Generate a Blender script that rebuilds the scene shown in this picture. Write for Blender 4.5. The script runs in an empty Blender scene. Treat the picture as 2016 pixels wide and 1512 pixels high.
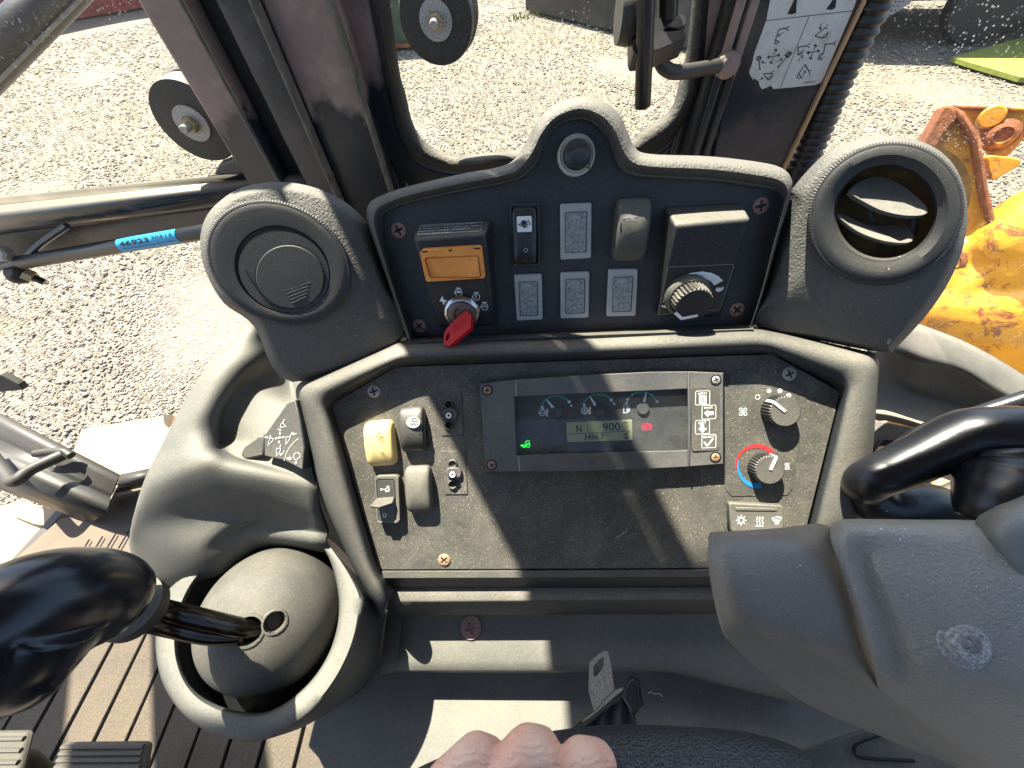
import bpy, math, random
import numpy as np
from mathutils import Vector, Matrix
random.seed(7); rng = np.random.default_rng(7)
C = bpy.context.scene.collection
sc = bpy.context.scene

# ---------------------------------------------------------------- camera
FPX = 750.0                                   # focal length in photograph pixels (2016 wide)
_N = np.array([58., -559., 750.]); _N /= np.linalg.norm(_N)
Zc = -_N
Xc = np.array([1, .0365, -.055]); Xc -= Xc.dot(Zc)*Zc; Xc /= np.linalg.norm(Xc)
Yc = np.cross(Zc, Xc)
if Yc[2] < 0: Yc = -Yc
# world axes expressed in camera axes (right, up, forward)
W = np.array([Xc, Yc, Zc])                    # rows: world x,y,z ; columns: cam right, up, fwd
cam = bpy.data.objects.new('camera', bpy.data.cameras.new('camera'))
C.objects.link(cam); sc.camera = cam
cam.data.sensor_width = 36; cam.data.lens = FPX/2016*36
cam.data.clip_start = .01; cam.data.clip_end = 500
r_, u_, f_ = W[:, 0], W[:, 1], W[:, 2]
cam.matrix_world = Matrix([[r_[i], u_[i], -f_[i], 0] for i in range(3)] + [[0, 0, 0, 1]])

# ---------------------------------------------------------------- sky, sun, exposure
SUN = np.array([-.60, .97, 2.10]); SUN /= np.linalg.norm(SUN)
el = math.asin(SUN[2]); az = math.atan2(SUN[0], SUN[1])
wd = bpy.data.worlds.new('World'); sc.world = wd; wd.use_nodes = True
wn = wd.node_tree; bg = wn.nodes['Background']
sky = wn.nodes.new('ShaderNodeTexSky'); sky.sky_type = 'NISHITA'; sky.sun_disc = False
sky.sun_elevation = el; sky.sun_rotation = az; sky.air_density = 1.0; sky.dust_density = 2.0
wn.links.new(sky.outputs[0], bg.inputs[0]); bg.inputs[1].default_value = .08
sl = bpy.data.lights.new('sun', 'SUN'); sl.energy = 5.0; sl.angle = math.radians(.5); sl.color = (1, .93, .81)
so = bpy.data.objects.new('sun', sl); C.objects.link(so)
so.rotation_euler = Vector(SUN).to_track_quat('Z', 'Y').to_euler(); so.location = (-3, 4, 9)
sc.view_settings.view_transform = 'Standard'; sc.view_settings.look = 'None'
sc.view_settings.exposure = 2.3; sc.view_settings.gamma = 1; sc.view_settings.use_curve_mapping = False
try:
    sc.cycles.max_bounces = 8; sc.cycles.transparent_max_bounces = 16
except Exception: pass

# ---------------------------------------------------------------- surveying helpers
def ray(u, v):
    return W @ np.array([(u-1008)/FPX, (756-v)/FPX, 1.0])
def dz(u, v, z): return ray(u, v)*z
def aty(u, v, y): r = ray(u, v); return r*y/r[1]
def atz(u, v, z): r = ray(u, v); return r*z/r[2]
def nz(a): a = np.asarray(a, float); return a/np.linalg.norm(a)
def nrm(t): t = math.radians(t); return np.array([0, -math.cos(t), math.sin(t)])
def depth(p): return float(np.dot(p, W[:, 2]))
def march(P, v, phi):
    """from P walk towards the operator, phi degrees below the horizontal, until row v"""
    D = np.array([0, -math.cos(math.radians(phi)), -math.sin(math.radians(phi))])
    k = (756-v)/FPX
    yp, zp, yd, zd = P @ W[:, 1], P @ W[:, 2], D @ W[:, 1], D @ W[:, 2]
    return P + D*((k*zp-yp)/(yd-k*zd))
class Plane:
    def __init__(s, p, n, xd=(1, 0, 0)):
        s.p = np.asarray(p, float); s.n = nz(n)
        x = np.asarray(xd, float); s.x = nz(x-x.dot(s.n)*s.n); s.y = np.cross(s.n, s.x)
    def __call__(s, u, v, h=0):
        r = ray(u, v); return r*((s.p+s.n*h) @ s.n)/(r @ s.n)
    def ab(s, q, h=0):
        d = s(q[0], q[1], h)-s.p; return (float(d @ s.x), float(d @ s.y))
    def P(s, a, b, h=0): return s.p+s.x*a+s.y*b+s.n*h
    def px(s, q, h=0):                         # metres per photo pixel at that place
        return depth(s(q[0], q[1], h))/FPX
def plane3(a, b, c):
    n = nz(np.cross(b-a, c-a))
    if n @ a > 0: n = -n
    return Plane((a+b+c)/3, n)
def TT(ox, oy, k):
    return lambda q: (ox+q[0]/k, oy+q[1]/k)
T0 = lambda q: (q[0], q[1])
C1 = TT(720, 360, 4.4475); C2 = TT(1000, 360, 3.6); C3 = TT(620, 680, 3.288); C4 = TT(920, 700, 3.877)
C5 = TT(1340, 690, 4.085); C6 = TT(1440, 0, 5.816); C7 = TT(480, 740, 7.557); C8 = TT(1680, 760, 5.039)
A1 = TT(0, 0, 2.688); A2 = TT(650, 0, 2.688); A3 = TT(1266, 0, 2.688); A4 = TT(0, 500, 2.88)
A5 = TT(0, 987, 2.88); A6 = TT(600, 1060, 2.88); A7 = TT(1266, 620, 2.688); A8 = TT(1216, 980, 2.52)

# ---------------------------------------------------------------- object helpers
WO = {}
def props(o, label=None, cat=None, group=None, kind=None, category=None):
    cat = cat or category
    if label: o['label'] = label
    if cat: o['category'] = cat
    if group: o['group'] = group
    if kind: o['kind'] = kind
    return o
def thing(name, label, cat, loc, group=None):
    o = bpy.data.objects.new(name, None); o.empty_display_size = .02; C.objects.link(o)
    o.location = Vector(loc); WO[o.name] = np.asarray(loc, float)
    return props(o, label, cat, group)
def mk(name, verts, faces, mat, parent=None, bevel=0, seg=2, smooth=True, sub=0, sharp=38, origin=None, fix=True,
       solid=0, remesh=0, smooth_it=0, **kw):
    v = np.asarray(verts, float)
    o0 = np.asarray(origin, float) if origin is not None else (v.min(0)+v.max(0))/2
    me = bpy.data.meshes.new(name); me.from_pydata([tuple(p) for p in (v-o0)], [], [tuple(f) for f in faces])
    if fix:
        import bmesh
        bm = bmesh.new(); bm.from_mesh(me); bmesh.ops.remove_doubles(bm, verts=bm.verts, dist=1e-6)
        bmesh.ops.recalc_face_normals(bm, faces=bm.faces); bm.to_mesh(me); bm.free()
    me.update()
    if mat: me.materials.append(mat)
    if smooth:
        me.shade_smooth()
        if sharp and not sub: me.set_sharp_from_angle(angle=math.radians(sharp))
    o = bpy.data.objects.new(name, me); C.objects.link(o)
    if parent is not None:
        o.parent = parent; o.location = Vector(o0-WO[parent.name])
    else: o.location = Vector(o0)
    WO[o.name] = o0
    if solid:
        m = o.modifiers.new('solid', 'SOLIDIFY'); m.thickness = solid; m.offset = -1
    if remesh:
        m = o.modifiers.new('remesh', 'REMESH'); m.mode = 'VOXEL'; m.voxel_size = remesh; m.use_smooth_shade = True
    if smooth_it:
        m = o.modifiers.new('smooth', 'SMOOTH'); m.iterations = smooth_it; m.factor = .6
    if sub:
        m = o.modifiers.new('subsurf', 'SUBSURF'); m.levels = sub; m.render_levels = sub
    if bevel:
        m = o.modifiers.new('bevel', 'BEVEL'); m.width = bevel; m.segments = seg; m.limit_method = 'ANGLE'
        m.angle_limit = math.radians(35)
    return props(o, **kw)
def inst(src, name, parent, P, R, **kw):
    """another object sharing src's mesh (and modifiers) at point P with rotation matrix R (columns x,y,n)"""
    o = src.copy(); o.name = name; C.objects.link(o)
    for k in ('label', 'category', 'group', 'kind'):
        if k in o: del o[k]
    o.parent = parent
    base = WO[parent.name] if parent is not None else np.zeros(3)
    o.matrix_local = Matrix.Translation(Vector(P-base)) @ R
    WO[o.name] = np.asarray(P, float)
    return props(o, **kw)
def rotm(x, y, n):
    return Matrix([[x[i], y[i], n[i], 0] for i in range(3)] + [[0, 0, 0, 1]])
def prot(pl, ang=0):
    c, s = math.cos(math.radians(ang)), math.sin(math.radians(ang))
    return rotm(pl.x*c+pl.y*s, -pl.x*s+pl.y*c, pl.n)
class Mesh:
    def __init__(s): s.v = []; s.f = []
    def add(s, v, f):
        b = len(s.v); s.v += [np.asarray(p, float) for p in v]; s.f += [tuple(b+i for i in q) for q in f]; return s
    def build(s, name, mat, parent=None, **kw): return mk(name, s.v, s.f, mat, parent, **kw)

def rnd(pts, r, n=4):
    """round the corners of a closed 2-D polygon; every corner gives n+1 points"""
    out = []; m = len(pts); pts = [np.array(p, float) for p in pts]
    for i in range(m):
        p0, p, p1 = pts[i-1], pts[i], pts[(i+1) % m]
        a, b = p0-p, p1-p; la, lb = np.linalg.norm(a), np.linalg.norm(b)
        rr = r[i] if isinstance(r, (list, tuple)) else r
        a /= la; b /= lb
        ang = math.acos(max(-1, min(1, a @ b)))
        d = min(rr/max(math.tan(ang/2), .05), la*.45, lb*.45)
        s, e = p+a*d, p+b*d
        for k in range(n+1):
            t = k/n; out.append((1-t)**2*s+2*t*(1-t)*p+t*t*e)
    return out
def cr(pts, n=6, closed=False):
    """Catmull-Rom through the points"""
    P = [np.array(p, float) for p in pts]; m = len(P); out = []
    rngi = range(m) if closed else range(m-1)
    for i in rngi:
        if closed: a, b, c, d = P[i-1], P[i], P[(i+1) % m], P[(i+2) % m]
        else:
            b, c = P[i], P[i+1]; a = P[i-1] if i > 0 else 2*b-c; d = P[i+2] if i+2 < m else 2*c-b
        for k in range(n):
            t = k/n
            out.append(.5*((2*b)+(-a+c)*t+(2*a-5*b+4*c-d)*t*t+(-a+3*b-3*c+d)*t**3))
    if not closed: out.append(P[-1])
    return out
def loft_vf(rows, closed=True, cap0=False, cap1=False):
    m = len(rows[0]); v = [p for r in rows for p in r]; f = []
    for i in range(len(rows)-1):
        for j in range(m if closed else m-1):
            a, b = i*m+j, i*m+(j+1) % m
            f.append((a, b, b+m, a+m))
    if cap0: f.append(tuple(range(m))[::-1])
    if cap1: f.append(tuple((len(rows)-1)*m+j for j in range(m)))
    return v, f
def prism_vf(pl, px, h0, h1, r=0, T=T0, n=4, map_h=None):
    mh = h1 if map_h is None else map_h
    ab = [pl.ab(T(q), mh) for q in px]
    if r: ab = rnd(ab, r, n)
    return loft_vf([[pl.P(a, b, h0) for a, b in ab], [pl.P(a, b, h1) for a, b in ab]], True, True, True)
def prism(name, pl, px, h0, h1, mat, parent=None, r=0, T=T0, bevel=0, n=4, map_h=None, **kw):
    v, f = prism_vf(pl, px, h0, h1, r, T, n, map_h)
    return mk(name, v, f, mat, parent, bevel=bevel, **kw)
def ringslab(name, pl, outer, inner, h0, h1, mat, parent=None, r=0, ri=None, T=T0, bevel=0, n=4, **kw):
    """frame: a slab between an outer and an inner outline (same number of corners)"""
    ri = r if ri is None else ri
    o = [pl.ab(T(q), h1) for q in outer]; i = [pl.ab(T(q), h1) for q in inner]
    if r: o = rnd(o, r, n); i = rnd(i, ri, n)
    rows = [[pl.P(a, b, h0) for a, b in o], [pl.P(a, b, h1) for a, b in o], [pl.P(a, b, h1) for a, b in i], [pl.P(a, b, h0) for a, b in i]]
    rows.append(rows[0]); v, f = loft_vf(rows)
    return mk(name, v, f, mat, parent, bevel=bevel, **kw)
def tube_vf(path, rad, seg=12, cap=True, ell=1.0, upv=None):
    P = [np.array(p, float) for p in path]; n = len(P); rows = []; prev = None
    for i in range(n):
        t = nz(P[min(i+1, n-1)]-P[max(i-1, 0)])
        if prev is None:
            u = np.cross(t, upv if upv is not None else ([0, 0, 1] if abs(t[2]) < .9 else [1, 0, 0]))
        else: u = prev-t*(prev @ t)
        u = nz(u); prev = u; w = np.cross(t, u)
        r = rad(i/(n-1)) if callable(rad) else (rad[i] if isinstance(rad, (list, np.ndarray)) else rad)
        rows.append([P[i]+(u*math.cos(a)+w*math.sin(a)*ell)*r for a in np.linspace(0, 2*math.pi, seg, endpoint=False)])
    return loft_vf(rows, True, cap, cap)
def tube(name, path, rad, mat, parent=None, seg=14, ell=1.0, upv=None, **kw):
    v, f = tube_vf(path, rad, seg, True, ell, upv); return mk(name, v, f, mat, parent, **kw)
def lathe_vf(F, prof, seg=32, mod=None, cap0=True, cap1=True):
    """F=(P,x,y,n) frame; prof=[(r,h)..]; mod(angle,k)->radius factor"""
    P, x, y, n = F; rows = []
    for k, (r, h) in enumerate(prof):
        rows.append([P+(x*math.cos(a)+y*math.sin(a))*r*(mod(a, k) if mod else 1)+n*h for a in np.linspace(0, 2*math.pi, seg, endpoint=False)])
    return loft_vf(rows, True, cap0, cap1)
def lathe(name, F, prof, mat, parent=None, seg=32, mod=None, **kw):
    v, f = lathe_vf(F, prof, seg, mod); return mk(name, v, f, mat, parent, **kw)
def box_vf(c, s, R=None):
    c = np.asarray(c, float); R = np.eye(3) if R is None else R; v = []
    for z in (-.5, .5):
        for (a, b) in ((-.5, -.5), (.5, -.5), (.5, .5), (-.5, .5)):
            v.append(c+R @ np.array([a*s[0], b*s[1], z*s[2]]))
    return v, [(0, 3, 2, 1), (4, 5, 6, 7), (0, 1, 5, 4), (1, 2, 6, 5), (2, 3, 7, 6), (3, 0, 4, 7)]
def slab_quad(name, q4, thick, mat, parent=None, **kw):
    """four 3-D corners, thickened along the normal away from the operator"""
    q = [np.asarray(p, float) for p in q4]; n = nz(np.cross(q[1]-q[0], q[3]-q[0]))
    if n @ q[0] < 0: n = -n
    v = q+[p+n*thick for p in q]
    return mk(name, v, [(0, 1, 2, 3), (7, 6, 5, 4), (0, 4, 5, 1), (1, 5, 6, 2), (2, 6, 7, 3), (3, 7, 4, 0)], mat, parent, **kw)
def skin(name, rows, mat, parent=None, nu=5, nv=5, closed=False, thick=.003, **kw):
    """smooth surface through a grid of 3-D control points, with thickness"""
    R1 = [cr(r, nu, closed) for r in rows]
    cols = [cr([R1[i][j] for i in range(len(R1))], nv) for j in range(len(R1[0]))]
    grid = [[cols[j][i] for j in range(len(cols))] for i in range(len(cols[0]))]
    v, f = loft_vf(grid, closed)
    o = mk(name, v, f, mat, parent, sharp=None, fix=False, **kw)
    if thick:
        me = o.data                                     # orient so that the first face looks at the operator
        vv = np.array([p for p in v]); 
        m = o.modifiers.new('solid', 'SOLIDIFY'); m.thickness = thick
        fn = me.polygons[len(me.polygons)//2]; c = np.array(fn.center)+WO[o.name]
        m.offset = -1 if np.dot(np.array(fn.normal), -c) > 0 else 1
    return o

# ---------------------------------------------------------------- flat print (ink) on surfaces
def ink(name, parent, mat, pl, h, items, T=T0, **kw):
    M = Mesh()
    def L(q): return np.array(pl.ab(T(q), h))
    def mpp(q): return pl.px(T(q), h)*abs(T((1, 0))[0]-T((0, 0))[0])
    def ribbon(P, w, closed):
        n = len(P)
        if closed: P = P
        lo, hi = [], []
        for i in range(n):
            a = P[i-1] if (closed or i > 0) else P[i]; b = P[(i+1) % n] if (closed or i < n-1) else P[i]
            d1 = P[i]-a; d2 = b-P[i]
            l1, l2 = np.linalg.norm(d1), np.linalg.norm(d2)
            d1 = d1/l1 if l1 > 1e-9 else d2/max(l2, 1e-9); d2 = d2/l2 if l2 > 1e-9 else d1
            nn = np.array([-(d1+d2)[1], (d1+d2)[0]]); ln = np.linalg.norm(nn)
            nn = nn/ln if ln > 1e-6 else np.array([-d1[1], d1[0]])
            k = 1/max(.5, nn @ np.array([-d1[1], d1[0]]))
            lo.append(P[i]-nn*w/2*k); hi.append(P[i]+nn*w/2*k)
        v = [pl.P(*p, h) for p in lo+hi]
        M.add(v, [(i, (i+1) % n, n+(i+1) % n, n+i) for i in range(n if closed else n-1)])
    for it in items:
        k = it[0]
        if k in ('l', 'lc'):
            w = it[1]*mpp(it[2][0]); ribbon([L(q) for q in it[2]], w, k == 'lc')
        elif k == 'f':
            P = [L(q) for q in it[1]]; M.add([pl.P(*p, h) for p in P], [tuple(range(len(P)))])
        elif k == 'o':
            w, cx, cy, rx = it[1:5]; ry = it[5] if len(it) > 5 else rx
            ribbon([L((cx+rx*math.cos(a), cy+ry*math.sin(a))) for a in np.linspace(0, 2*math.pi, 20, endpoint=False)], w*mpp((cx, cy)), True)
        elif k == 'd':
            cx, cy, rx = it[1:4]; ry = it[4] if len(it) > 4 else rx
            M.add([pl.P(*L((cx+rx*math.cos(a), cy+ry*math.sin(a))), h) for a in np.linspace(0, 2*math.pi, 20, endpoint=False)], [tuple(range(20))])
        elif k == 'a':                          # arc: w,cx,cy,r,a0,a1 (degrees, image sense)
            w, cx, cy, r, a0, a1 = it[1:7]
            ribbon([L((cx+r*math.cos(math.radians(t)), cy+r*math.sin(math.radians(t)))) for t in np.linspace(a0, a1, 14)], w*mpp((cx, cy)), False)
    return mk(name, M.v, M.f, mat, parent, smooth=False, fix=False, **kw)
def arrow(p, q, w=8, hd=16):
    p, q = np.array(p, float), np.array(q, float); d = nz(q-p); n = np.array([-d[1], d[0]])
    return [('l', w, [p, q]), ('l', w, [q-d*hd+n*hd*.8, q, q-d*hd-n*hd*.8])]
def text(name, parent, mat, pl, h, s, p0, p1, hpx, T=T0, bold=.012, slant=0, sx=None, **kw):
    """letters whose baseline runs from p0 to p1 with cap height hpx"""
    cu = bpy.data.curves.new('t', 'FONT'); cu.body = s; cu.size = 1; cu.offset = bold; cu.shear = slant
    to = bpy.data.objects.new('t', cu); C.objects.link(to)
    me = bpy.data.meshes.new_from_object(to.evaluated_get(bpy.context.evaluated_depsgraph_get()))
    bpy.data.objects.remove(to); bpy.data.curves.remove(cu)
    n = len(me.vertices); co = np.empty(n*3); me.vertices.foreach_get('co', co); co = co.reshape(-1, 3)
    a, b = np.array(pl.ab(T(p0), h)), np.array(pl.ab(T(p1), h))
    w = co[:, 0].max()-co[:, 0].min(); ex = (b-a)/w
    hm = hpx*pl.px(T(p0), h)*abs(T((1, 0))[0]-T((0, 0))[0])
    ey = np.array([-ex[1], ex[0]]); ey = ey/np.linalg.norm(ey)*hm/.7
    ex0 = co[:, 0].min()
    v = [pl.P(*(a+ex*(c[0]-ex0)+ey*c[1]), h) for c in co]
    f = [tuple(p.vertices) for p in me.polygons]; bpy.data.meshes.remove(me)
    return mk(name, v, f, mat, parent, smooth=False, fix=False, **kw)
# ================================================================ materials
def lin(r, g, b):
    f = lambda c: (c/255/12.92) if c/255 <= .04045 else ((c/255+.055)/1.055)**2.4
    return (f(r), f(g), f(b), 1)
class NT:
    def __init__(s, name):
        s.m = bpy.data.materials.new(name); s.m.use_nodes = True; s.t = s.m.node_tree
        s.b = s.t.nodes['Principled BSDF']; s.out = s.t.nodes['Material Output']
        s.co = s.n('ShaderNodeTexCoord').outputs['Object']
    def n(s, k, **kw):
        x = s.t.nodes.new(k)
        for a, b in kw.items(): setattr(x, a, b)
        return x
    def l(s, a, b): s.t.links.new(a, b)
    def noise(s, scale, detail=2, rough=.5, co=None, dist=0):
        x = s.n('ShaderNodeTexNoise'); x.inputs['Scale'].default_value = scale; x.inputs['Detail'].default_value = detail
        x.inputs['Roughness'].default_value = rough; x.inputs['Distortion'].default_value = dist
        s.l(co or s.co, x.inputs['Vector']); return x.outputs['Fac']
    def voro(s, scale, out='Distance', co=None, rnd_=1):
        x = s.n('ShaderNodeTexVoronoi'); x.inputs['Scale'].default_value = scale; x.inputs['Randomness'].default_value = rnd_
        s.l(co or s.co, x.inputs['Vector']); return x.outputs[out]
    def ramp(s, v, a, b, lo=0., hi=1.):
        x = s.n('ShaderNodeMapRange'); x.inputs[1].default_value = a; x.inputs[2].default_value = b
        x.inputs[3].default_value = lo; x.inputs[4].default_value = hi; s.l(v, x.inputs[0]); return x.outputs[0]
    def math(s, op, a, b=None):
        x = s.n('ShaderNodeMath', operation=op)
        for i, q in enumerate((a, b)):
            if q is None: continue
            if isinstance(q, (int, float)): x.inputs[i].default_value = q
            else: s.l(q, x.inputs[i])
        return x.outputs[0]
    def mix(s, fac, a, b):
        x = s.n('ShaderNodeMix', data_type='RGBA')
        for i, q in ((0, fac), (6, a), (7, b)):
            if isinstance(q, (int, float)): x.inputs[i].default_value = q
            elif isinstance(q, tuple): x.inputs[i].default_value = q
            else: s.l(q, x.inputs[i])
        return x.outputs[2]
    def bump(s, h, dist=.001, strength=1.0, prev=None):
        x = s.n('ShaderNodeBump'); x.inputs['Distance'].default_value = dist; x.inputs['Strength'].default_value = strength
        s.l(h, x.inputs['Height'])
        if prev: s.l(prev, x.inputs['Normal'])
        return x.outputs[0]
    def set(s, **kw):
        names = dict(col='Base Color', rough='Roughness', metal='Metallic', normal='Normal', spec='Specular IOR Level',
                     coat='Coat Weight', trans='Transmission Weight', ior='IOR', alpha='Alpha', emis='Emission Color',
                     es='Emission Strength', sheen='Sheen Weight', sss='Subsurface Weight')
        for k, v in kw.items():
            i = s.b.inputs[names[k]]
            if isinstance(v, (int, float, tuple)): i.default_value = v
            else: s.l(v, i)
        return s.m
    def up(s):
        g = s.n('ShaderNodeNewGeometry'); x = s.n('ShaderNodeSeparateXYZ'); s.l(g.outputs['Normal'], x.inputs[0]); return x.outputs[2]
DUST = (.38, .34, .26, 1)
def plastic(name, base, dust=.5, rough=.5, grain=1400, gd=.0004, specks=.3, dustcol=DUST, minup=.25, patch=9, spec=.5, speck_scale=900, speckcol=None, film=.0, smear=0):
    """moulded plastic with a dust film that lies on what faces upwards, and loose specks"""
    s = NT(name)
    upf = s.ramp(s.up(), minup, 1.0)
    pn = s.ramp(s.noise(patch, 5, .6), .3, .7, .45, 1.0)
    fine = s.ramp(s.noise(450, 3, .7), .3, .7, .65, 1.15)
    d = s.math('MULTIPLY', s.math('MULTIPLY', upf, pn), s.math('MULTIPLY', fine, dust))
    if smear: d = s.math('ADD', d, s.math('MULTIPLY', s.ramp(s.noise(16, 6, .7, dist=2.5), .50, .72), smear))
    if film: d = s.math('ADD', d, s.math('MULTIPLY', pn, film))
    sp = s.ramp(s.voro(speck_scale), .12, .24, 1, 0)
    gate = s.ramp(s.noise(speck_scale*.27, 1), .44, .58)
    spk = s.math('MULTIPLY', s.math('MULTIPLY', sp, gate), specks)
    col = s.mix(d, base, dustcol)
    col = s.mix(spk, col, speckcol or (.52, .45, .30, 1))
    g1 = s.noise(grain, 3, .6)
    nb = s.bump(g1, gd, .8)
    rg = s.ramp(d, 0, .6, rough, min(1, rough+.35))
    return s.set(col=col, rough=rg, normal=nb, spec=spec)
def simple(name, col, rough=.5, metal=0, grain=0, gd=.0003, var=0, varscale=60, **kw):
    s = NT(name); c = col
    if var:
        c = s.mix(s.ramp(s.noise(varscale, 4, .6), .3, .7), tuple([x*(1-var) for x in col[:3]]+[1]), tuple([min(1, x*(1+var)) for x in col[:3]]+[1]))
    a = dict(col=c, rough=rough, metal=metal)
    if grain: a['normal'] = s.bump(s.noise(grain, 3), gd, .7)
    a.update(kw); return s.set(**a)

M = {}
M['mould'] = plastic('moulded_plastic', (.018, .022, .027, 1), dust=.5, rough=.5, grain=1100, gd=.00045, specks=.2, minup=.40, film=.02, speck_scale=700)
M['mould_dusty'] = plastic('moulded_plastic_dusty', (.020, .023, .026, 1), dust=.50, rough=.5, grain=1000, gd=.0005, specks=.25, minup=.3, film=.0, speck_scale=700)
M['pod'] = plastic('armrest_plastic', (.052, .056, .056, 1), dust=.38, rough=.5, grain=1000, gd=.0004, specks=.3, minup=.3, film=.03, speck_scale=700)
M['hood'] = plastic('hood_foam_skin', (.048, .048, .048, 1), dust=.34, rough=.55, grain=520, gd=.0016, specks=.4, minup=.1, film=.05, speck_scale=800)
M['vent'] = plastic('vent_plastic', (.019, .020, .022, 1), dust=.14, rough=.5, grain=1600, gd=.0003, specks=.3, minup=.3, film=.02)
M['fin'] = plastic('vent_fin_plastic', (.045, .05, .055, 1), dust=.5, rough=.45, grain=1600, gd=.00015, specks=.15, minup=.2)
M['plate_up'] = plastic('upper_plate_plastic', (.014, .016, .021, 1), dust=.15, rough=.55, grain=1600, gd=.0001, specks=.32, minup=.2, film=.006, speck_scale=420, speckcol=(.25, .24, .22, 1))
M['plate_lo'] = plastic('lower_plate_plastic', (.009, .011, .015, 1), dust=.40, rough=.6, grain=1000, gd=.0004, specks=1.0, minup=.1, film=.02, smear=.10, speck_scale=620, patch=26, speckcol=(.50, .42, .27, 1))
M['box'] = plastic('control_box_plastic', (.018, .019, .021, 1), dust=.5, rough=.45, grain=1500, gd=.0002, specks=.3, minup=.35)
M['gloss'] = plastic('switch_plastic', (.014, .015, .017, 1), dust=.4, rough=.32, grain=1800, gd=.00008, specks=.3, minup=.45, film=.005)
M['dusty_sw'] = plastic('dusty_switch_plastic', (.05, .05, .046, 1), dust=.5, rough=.55, grain=1500, gd=.0001, specks=.5, minup=.2, film=.05)
M['knobtop'] = plastic('knob_plastic', (.045, .044, .04, 1), dust=.3, rough=.6, grain=900, gd=.0005, specks=.5, minup=.2, film=.05)
M['blankcore'] = simple('mottled_blank_core', (.23, .245, .24, 1), .4, var=.5, varscale=420, grain=700, gd=.0003)
M['blank'] = plastic('grey_blank_plastic', (.36, .375, .37, 1), dust=.2, rough=.5, grain=900, gd=.0002, specks=.3, minup=.1, film=.1, patch=120, speckcol=(.06, .06, .06, 1))
M['bezel'] = plastic('cluster_bezel_plastic', (.040, .044, .054, 1), dust=.30, rough=.5, grain=1500, gd=.0001, specks=.35, minup=.15, film=.05, patch=30)
M['orange'] = simple('orange_plastic', (.78, .30, .06, 1), .5, grain=1200, gd=.0001, var=.12, varscale=90)
M['cream'] = simple('faded_yellow_plastic', (.72, .53, .22, 1), .42, grain=1400, gd=.0001, var=.12, varscale=80)
M['red'] = simple('red_key_plastic', (.55, .012, .012, 1), .4, grain=900, gd=.0001, var=.1)
M['chrome'] = simple('worn_chrome', (.55, .53, .50, 1), .25, 1, var=.25, varscale=200)
M['keyface'] = simple('brown_key_barrel', (.16, .10, .09, 1), .45, .6, var=.3, varscale=300)
M['dark'] = simple('dark_recess', (.006, .006, .007, 1), .7)
M['white'] = simple('white_print', (.85, .85, .83, 1), .5)
M['greyprint'] = simple('grey_print', (.5, .5, .5, 1), .6)
M['blackprint'] = simple('black_print', (.012, .012, .014, 1), .6)
M['pointer'] = simple('white_pointer', (.78, .78, .76, 1), .45)
M['redprint'] = simple('red_print', (.50, .03, .03, 1), .6)
M['blueprint'] = simple('blue_print', (.02, .22, .50, 1), .6)
M['greenprint'] = simple('green_print', (.04, .42, .24, 1), .6)
M['redled'] = simple('red_lamp', (.6, .02, .05, 1), .5, emis=(1, .02, .08, 1), es=.35)
M['greenled'] = simple('green_lamp', (.02, .6, .08, 1), .5, emis=(.02, 1, .10, 1), es=.3)
M['lcd'] = simple('lcd_glass', (.40, .37, .19, 1), .4, var=.06, varscale=30)
M['lcdink'] = simple('lcd_segments', (.025, .024, .018, 1), .6)
M['dial'] = plastic('dial_face', (.016, .018, .024, 1), dust=.35, rough=.4, grain=900, gd=.00005, specks=.25, minup=.2, film=.03, patch=45, speck_scale=800)
def screwmat(name, a, b, metal=.5):
    s = NT(name); f = s.ramp(s.noise(700, 4, .7), .35, .65)
    return s.set(col=s.mix(f, a, b), rough=.6, metal=metal, normal=s.bump(s.noise(1500, 3), .0002, .8))
M['rust'] = screwmat('rusty_screw', (.20, .10, .085, 1), (.42, .28, .24, 1), .2)
M['rustlight'] = screwmat('light_rusty_screw', (.45, .22, .12, 1), (.55, .36, .22, 1), .3)
M['steel'] = screwmat('grey_screw', (.25, .23, .22, 1), (.50, .48, .45, 1), .4)
M['zinc'] = screwmat('zinc_washer', (.20, .19, .18, 1), (.55, .54, .52, 1), .4)
M['brass'] = screwmat('passivated_bolt', (.30, .24, .13, 1), (.55, .46, .28, 1), .7)

def paint(name, base, brown=.0, glossy=.22, scale=5, metal=0):
    """dark gloss cab paint with brown patches, scuffs and dust"""
    s = NT(name)
    n1 = s.ramp(s.noise(scale, 6, .62, dist=.6), .46, .62); n2 = s.ramp(s.noise(scale*7, 5, .7), .45, .75)
    st = s.math('MULTIPLY', n1, s.math('ADD', s.math('MULTIPLY', n2, .5), .5))
    if brown > .6:                                 # brown above a wavy height line
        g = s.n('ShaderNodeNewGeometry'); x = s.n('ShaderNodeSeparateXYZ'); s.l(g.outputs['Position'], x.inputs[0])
        wavy_z = s.math('ADD', x.outputs[2], s.math('MULTIPLY', s.noise(22, 3, .6), .12))
        st = s.math('MULTIPLY', s.ramp(wavy_z, -.098, -.082), s.math('ADD', s.math('MULTIPLY', n2, .45), .55))
    up = s.ramp(s.up(), .2, .9, 0, .55)
    c = s.mix(s.math('MULTIPLY', st, brown), base, (.36, .25, .22, 1))
    c = s.mix(up, c, (.34, .29, .20, 1))
    sp = s.math('MULTIPLY', s.ramp(s.voro(260), .05, .13, 1, 0), s.ramp(s.noise(40, 2), .5, .6))
    c = s.mix(s.math('MULTIPLY', sp, .35), c, (.4, .36, .3, 1))
    r = s.math('ADD', s.math('MULTIPLY', st, .45), glossy)
    r2 = s.math('ADD', r, s.math('MULTIPLY', up, .4))
    return s.set(col=c, rough=r2, normal=s.bump(s.noise(180, 3), .0002, .5))
M['frame'] = paint('cab_frame_paint', (.020, .028, .038, 1), .35)
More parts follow.
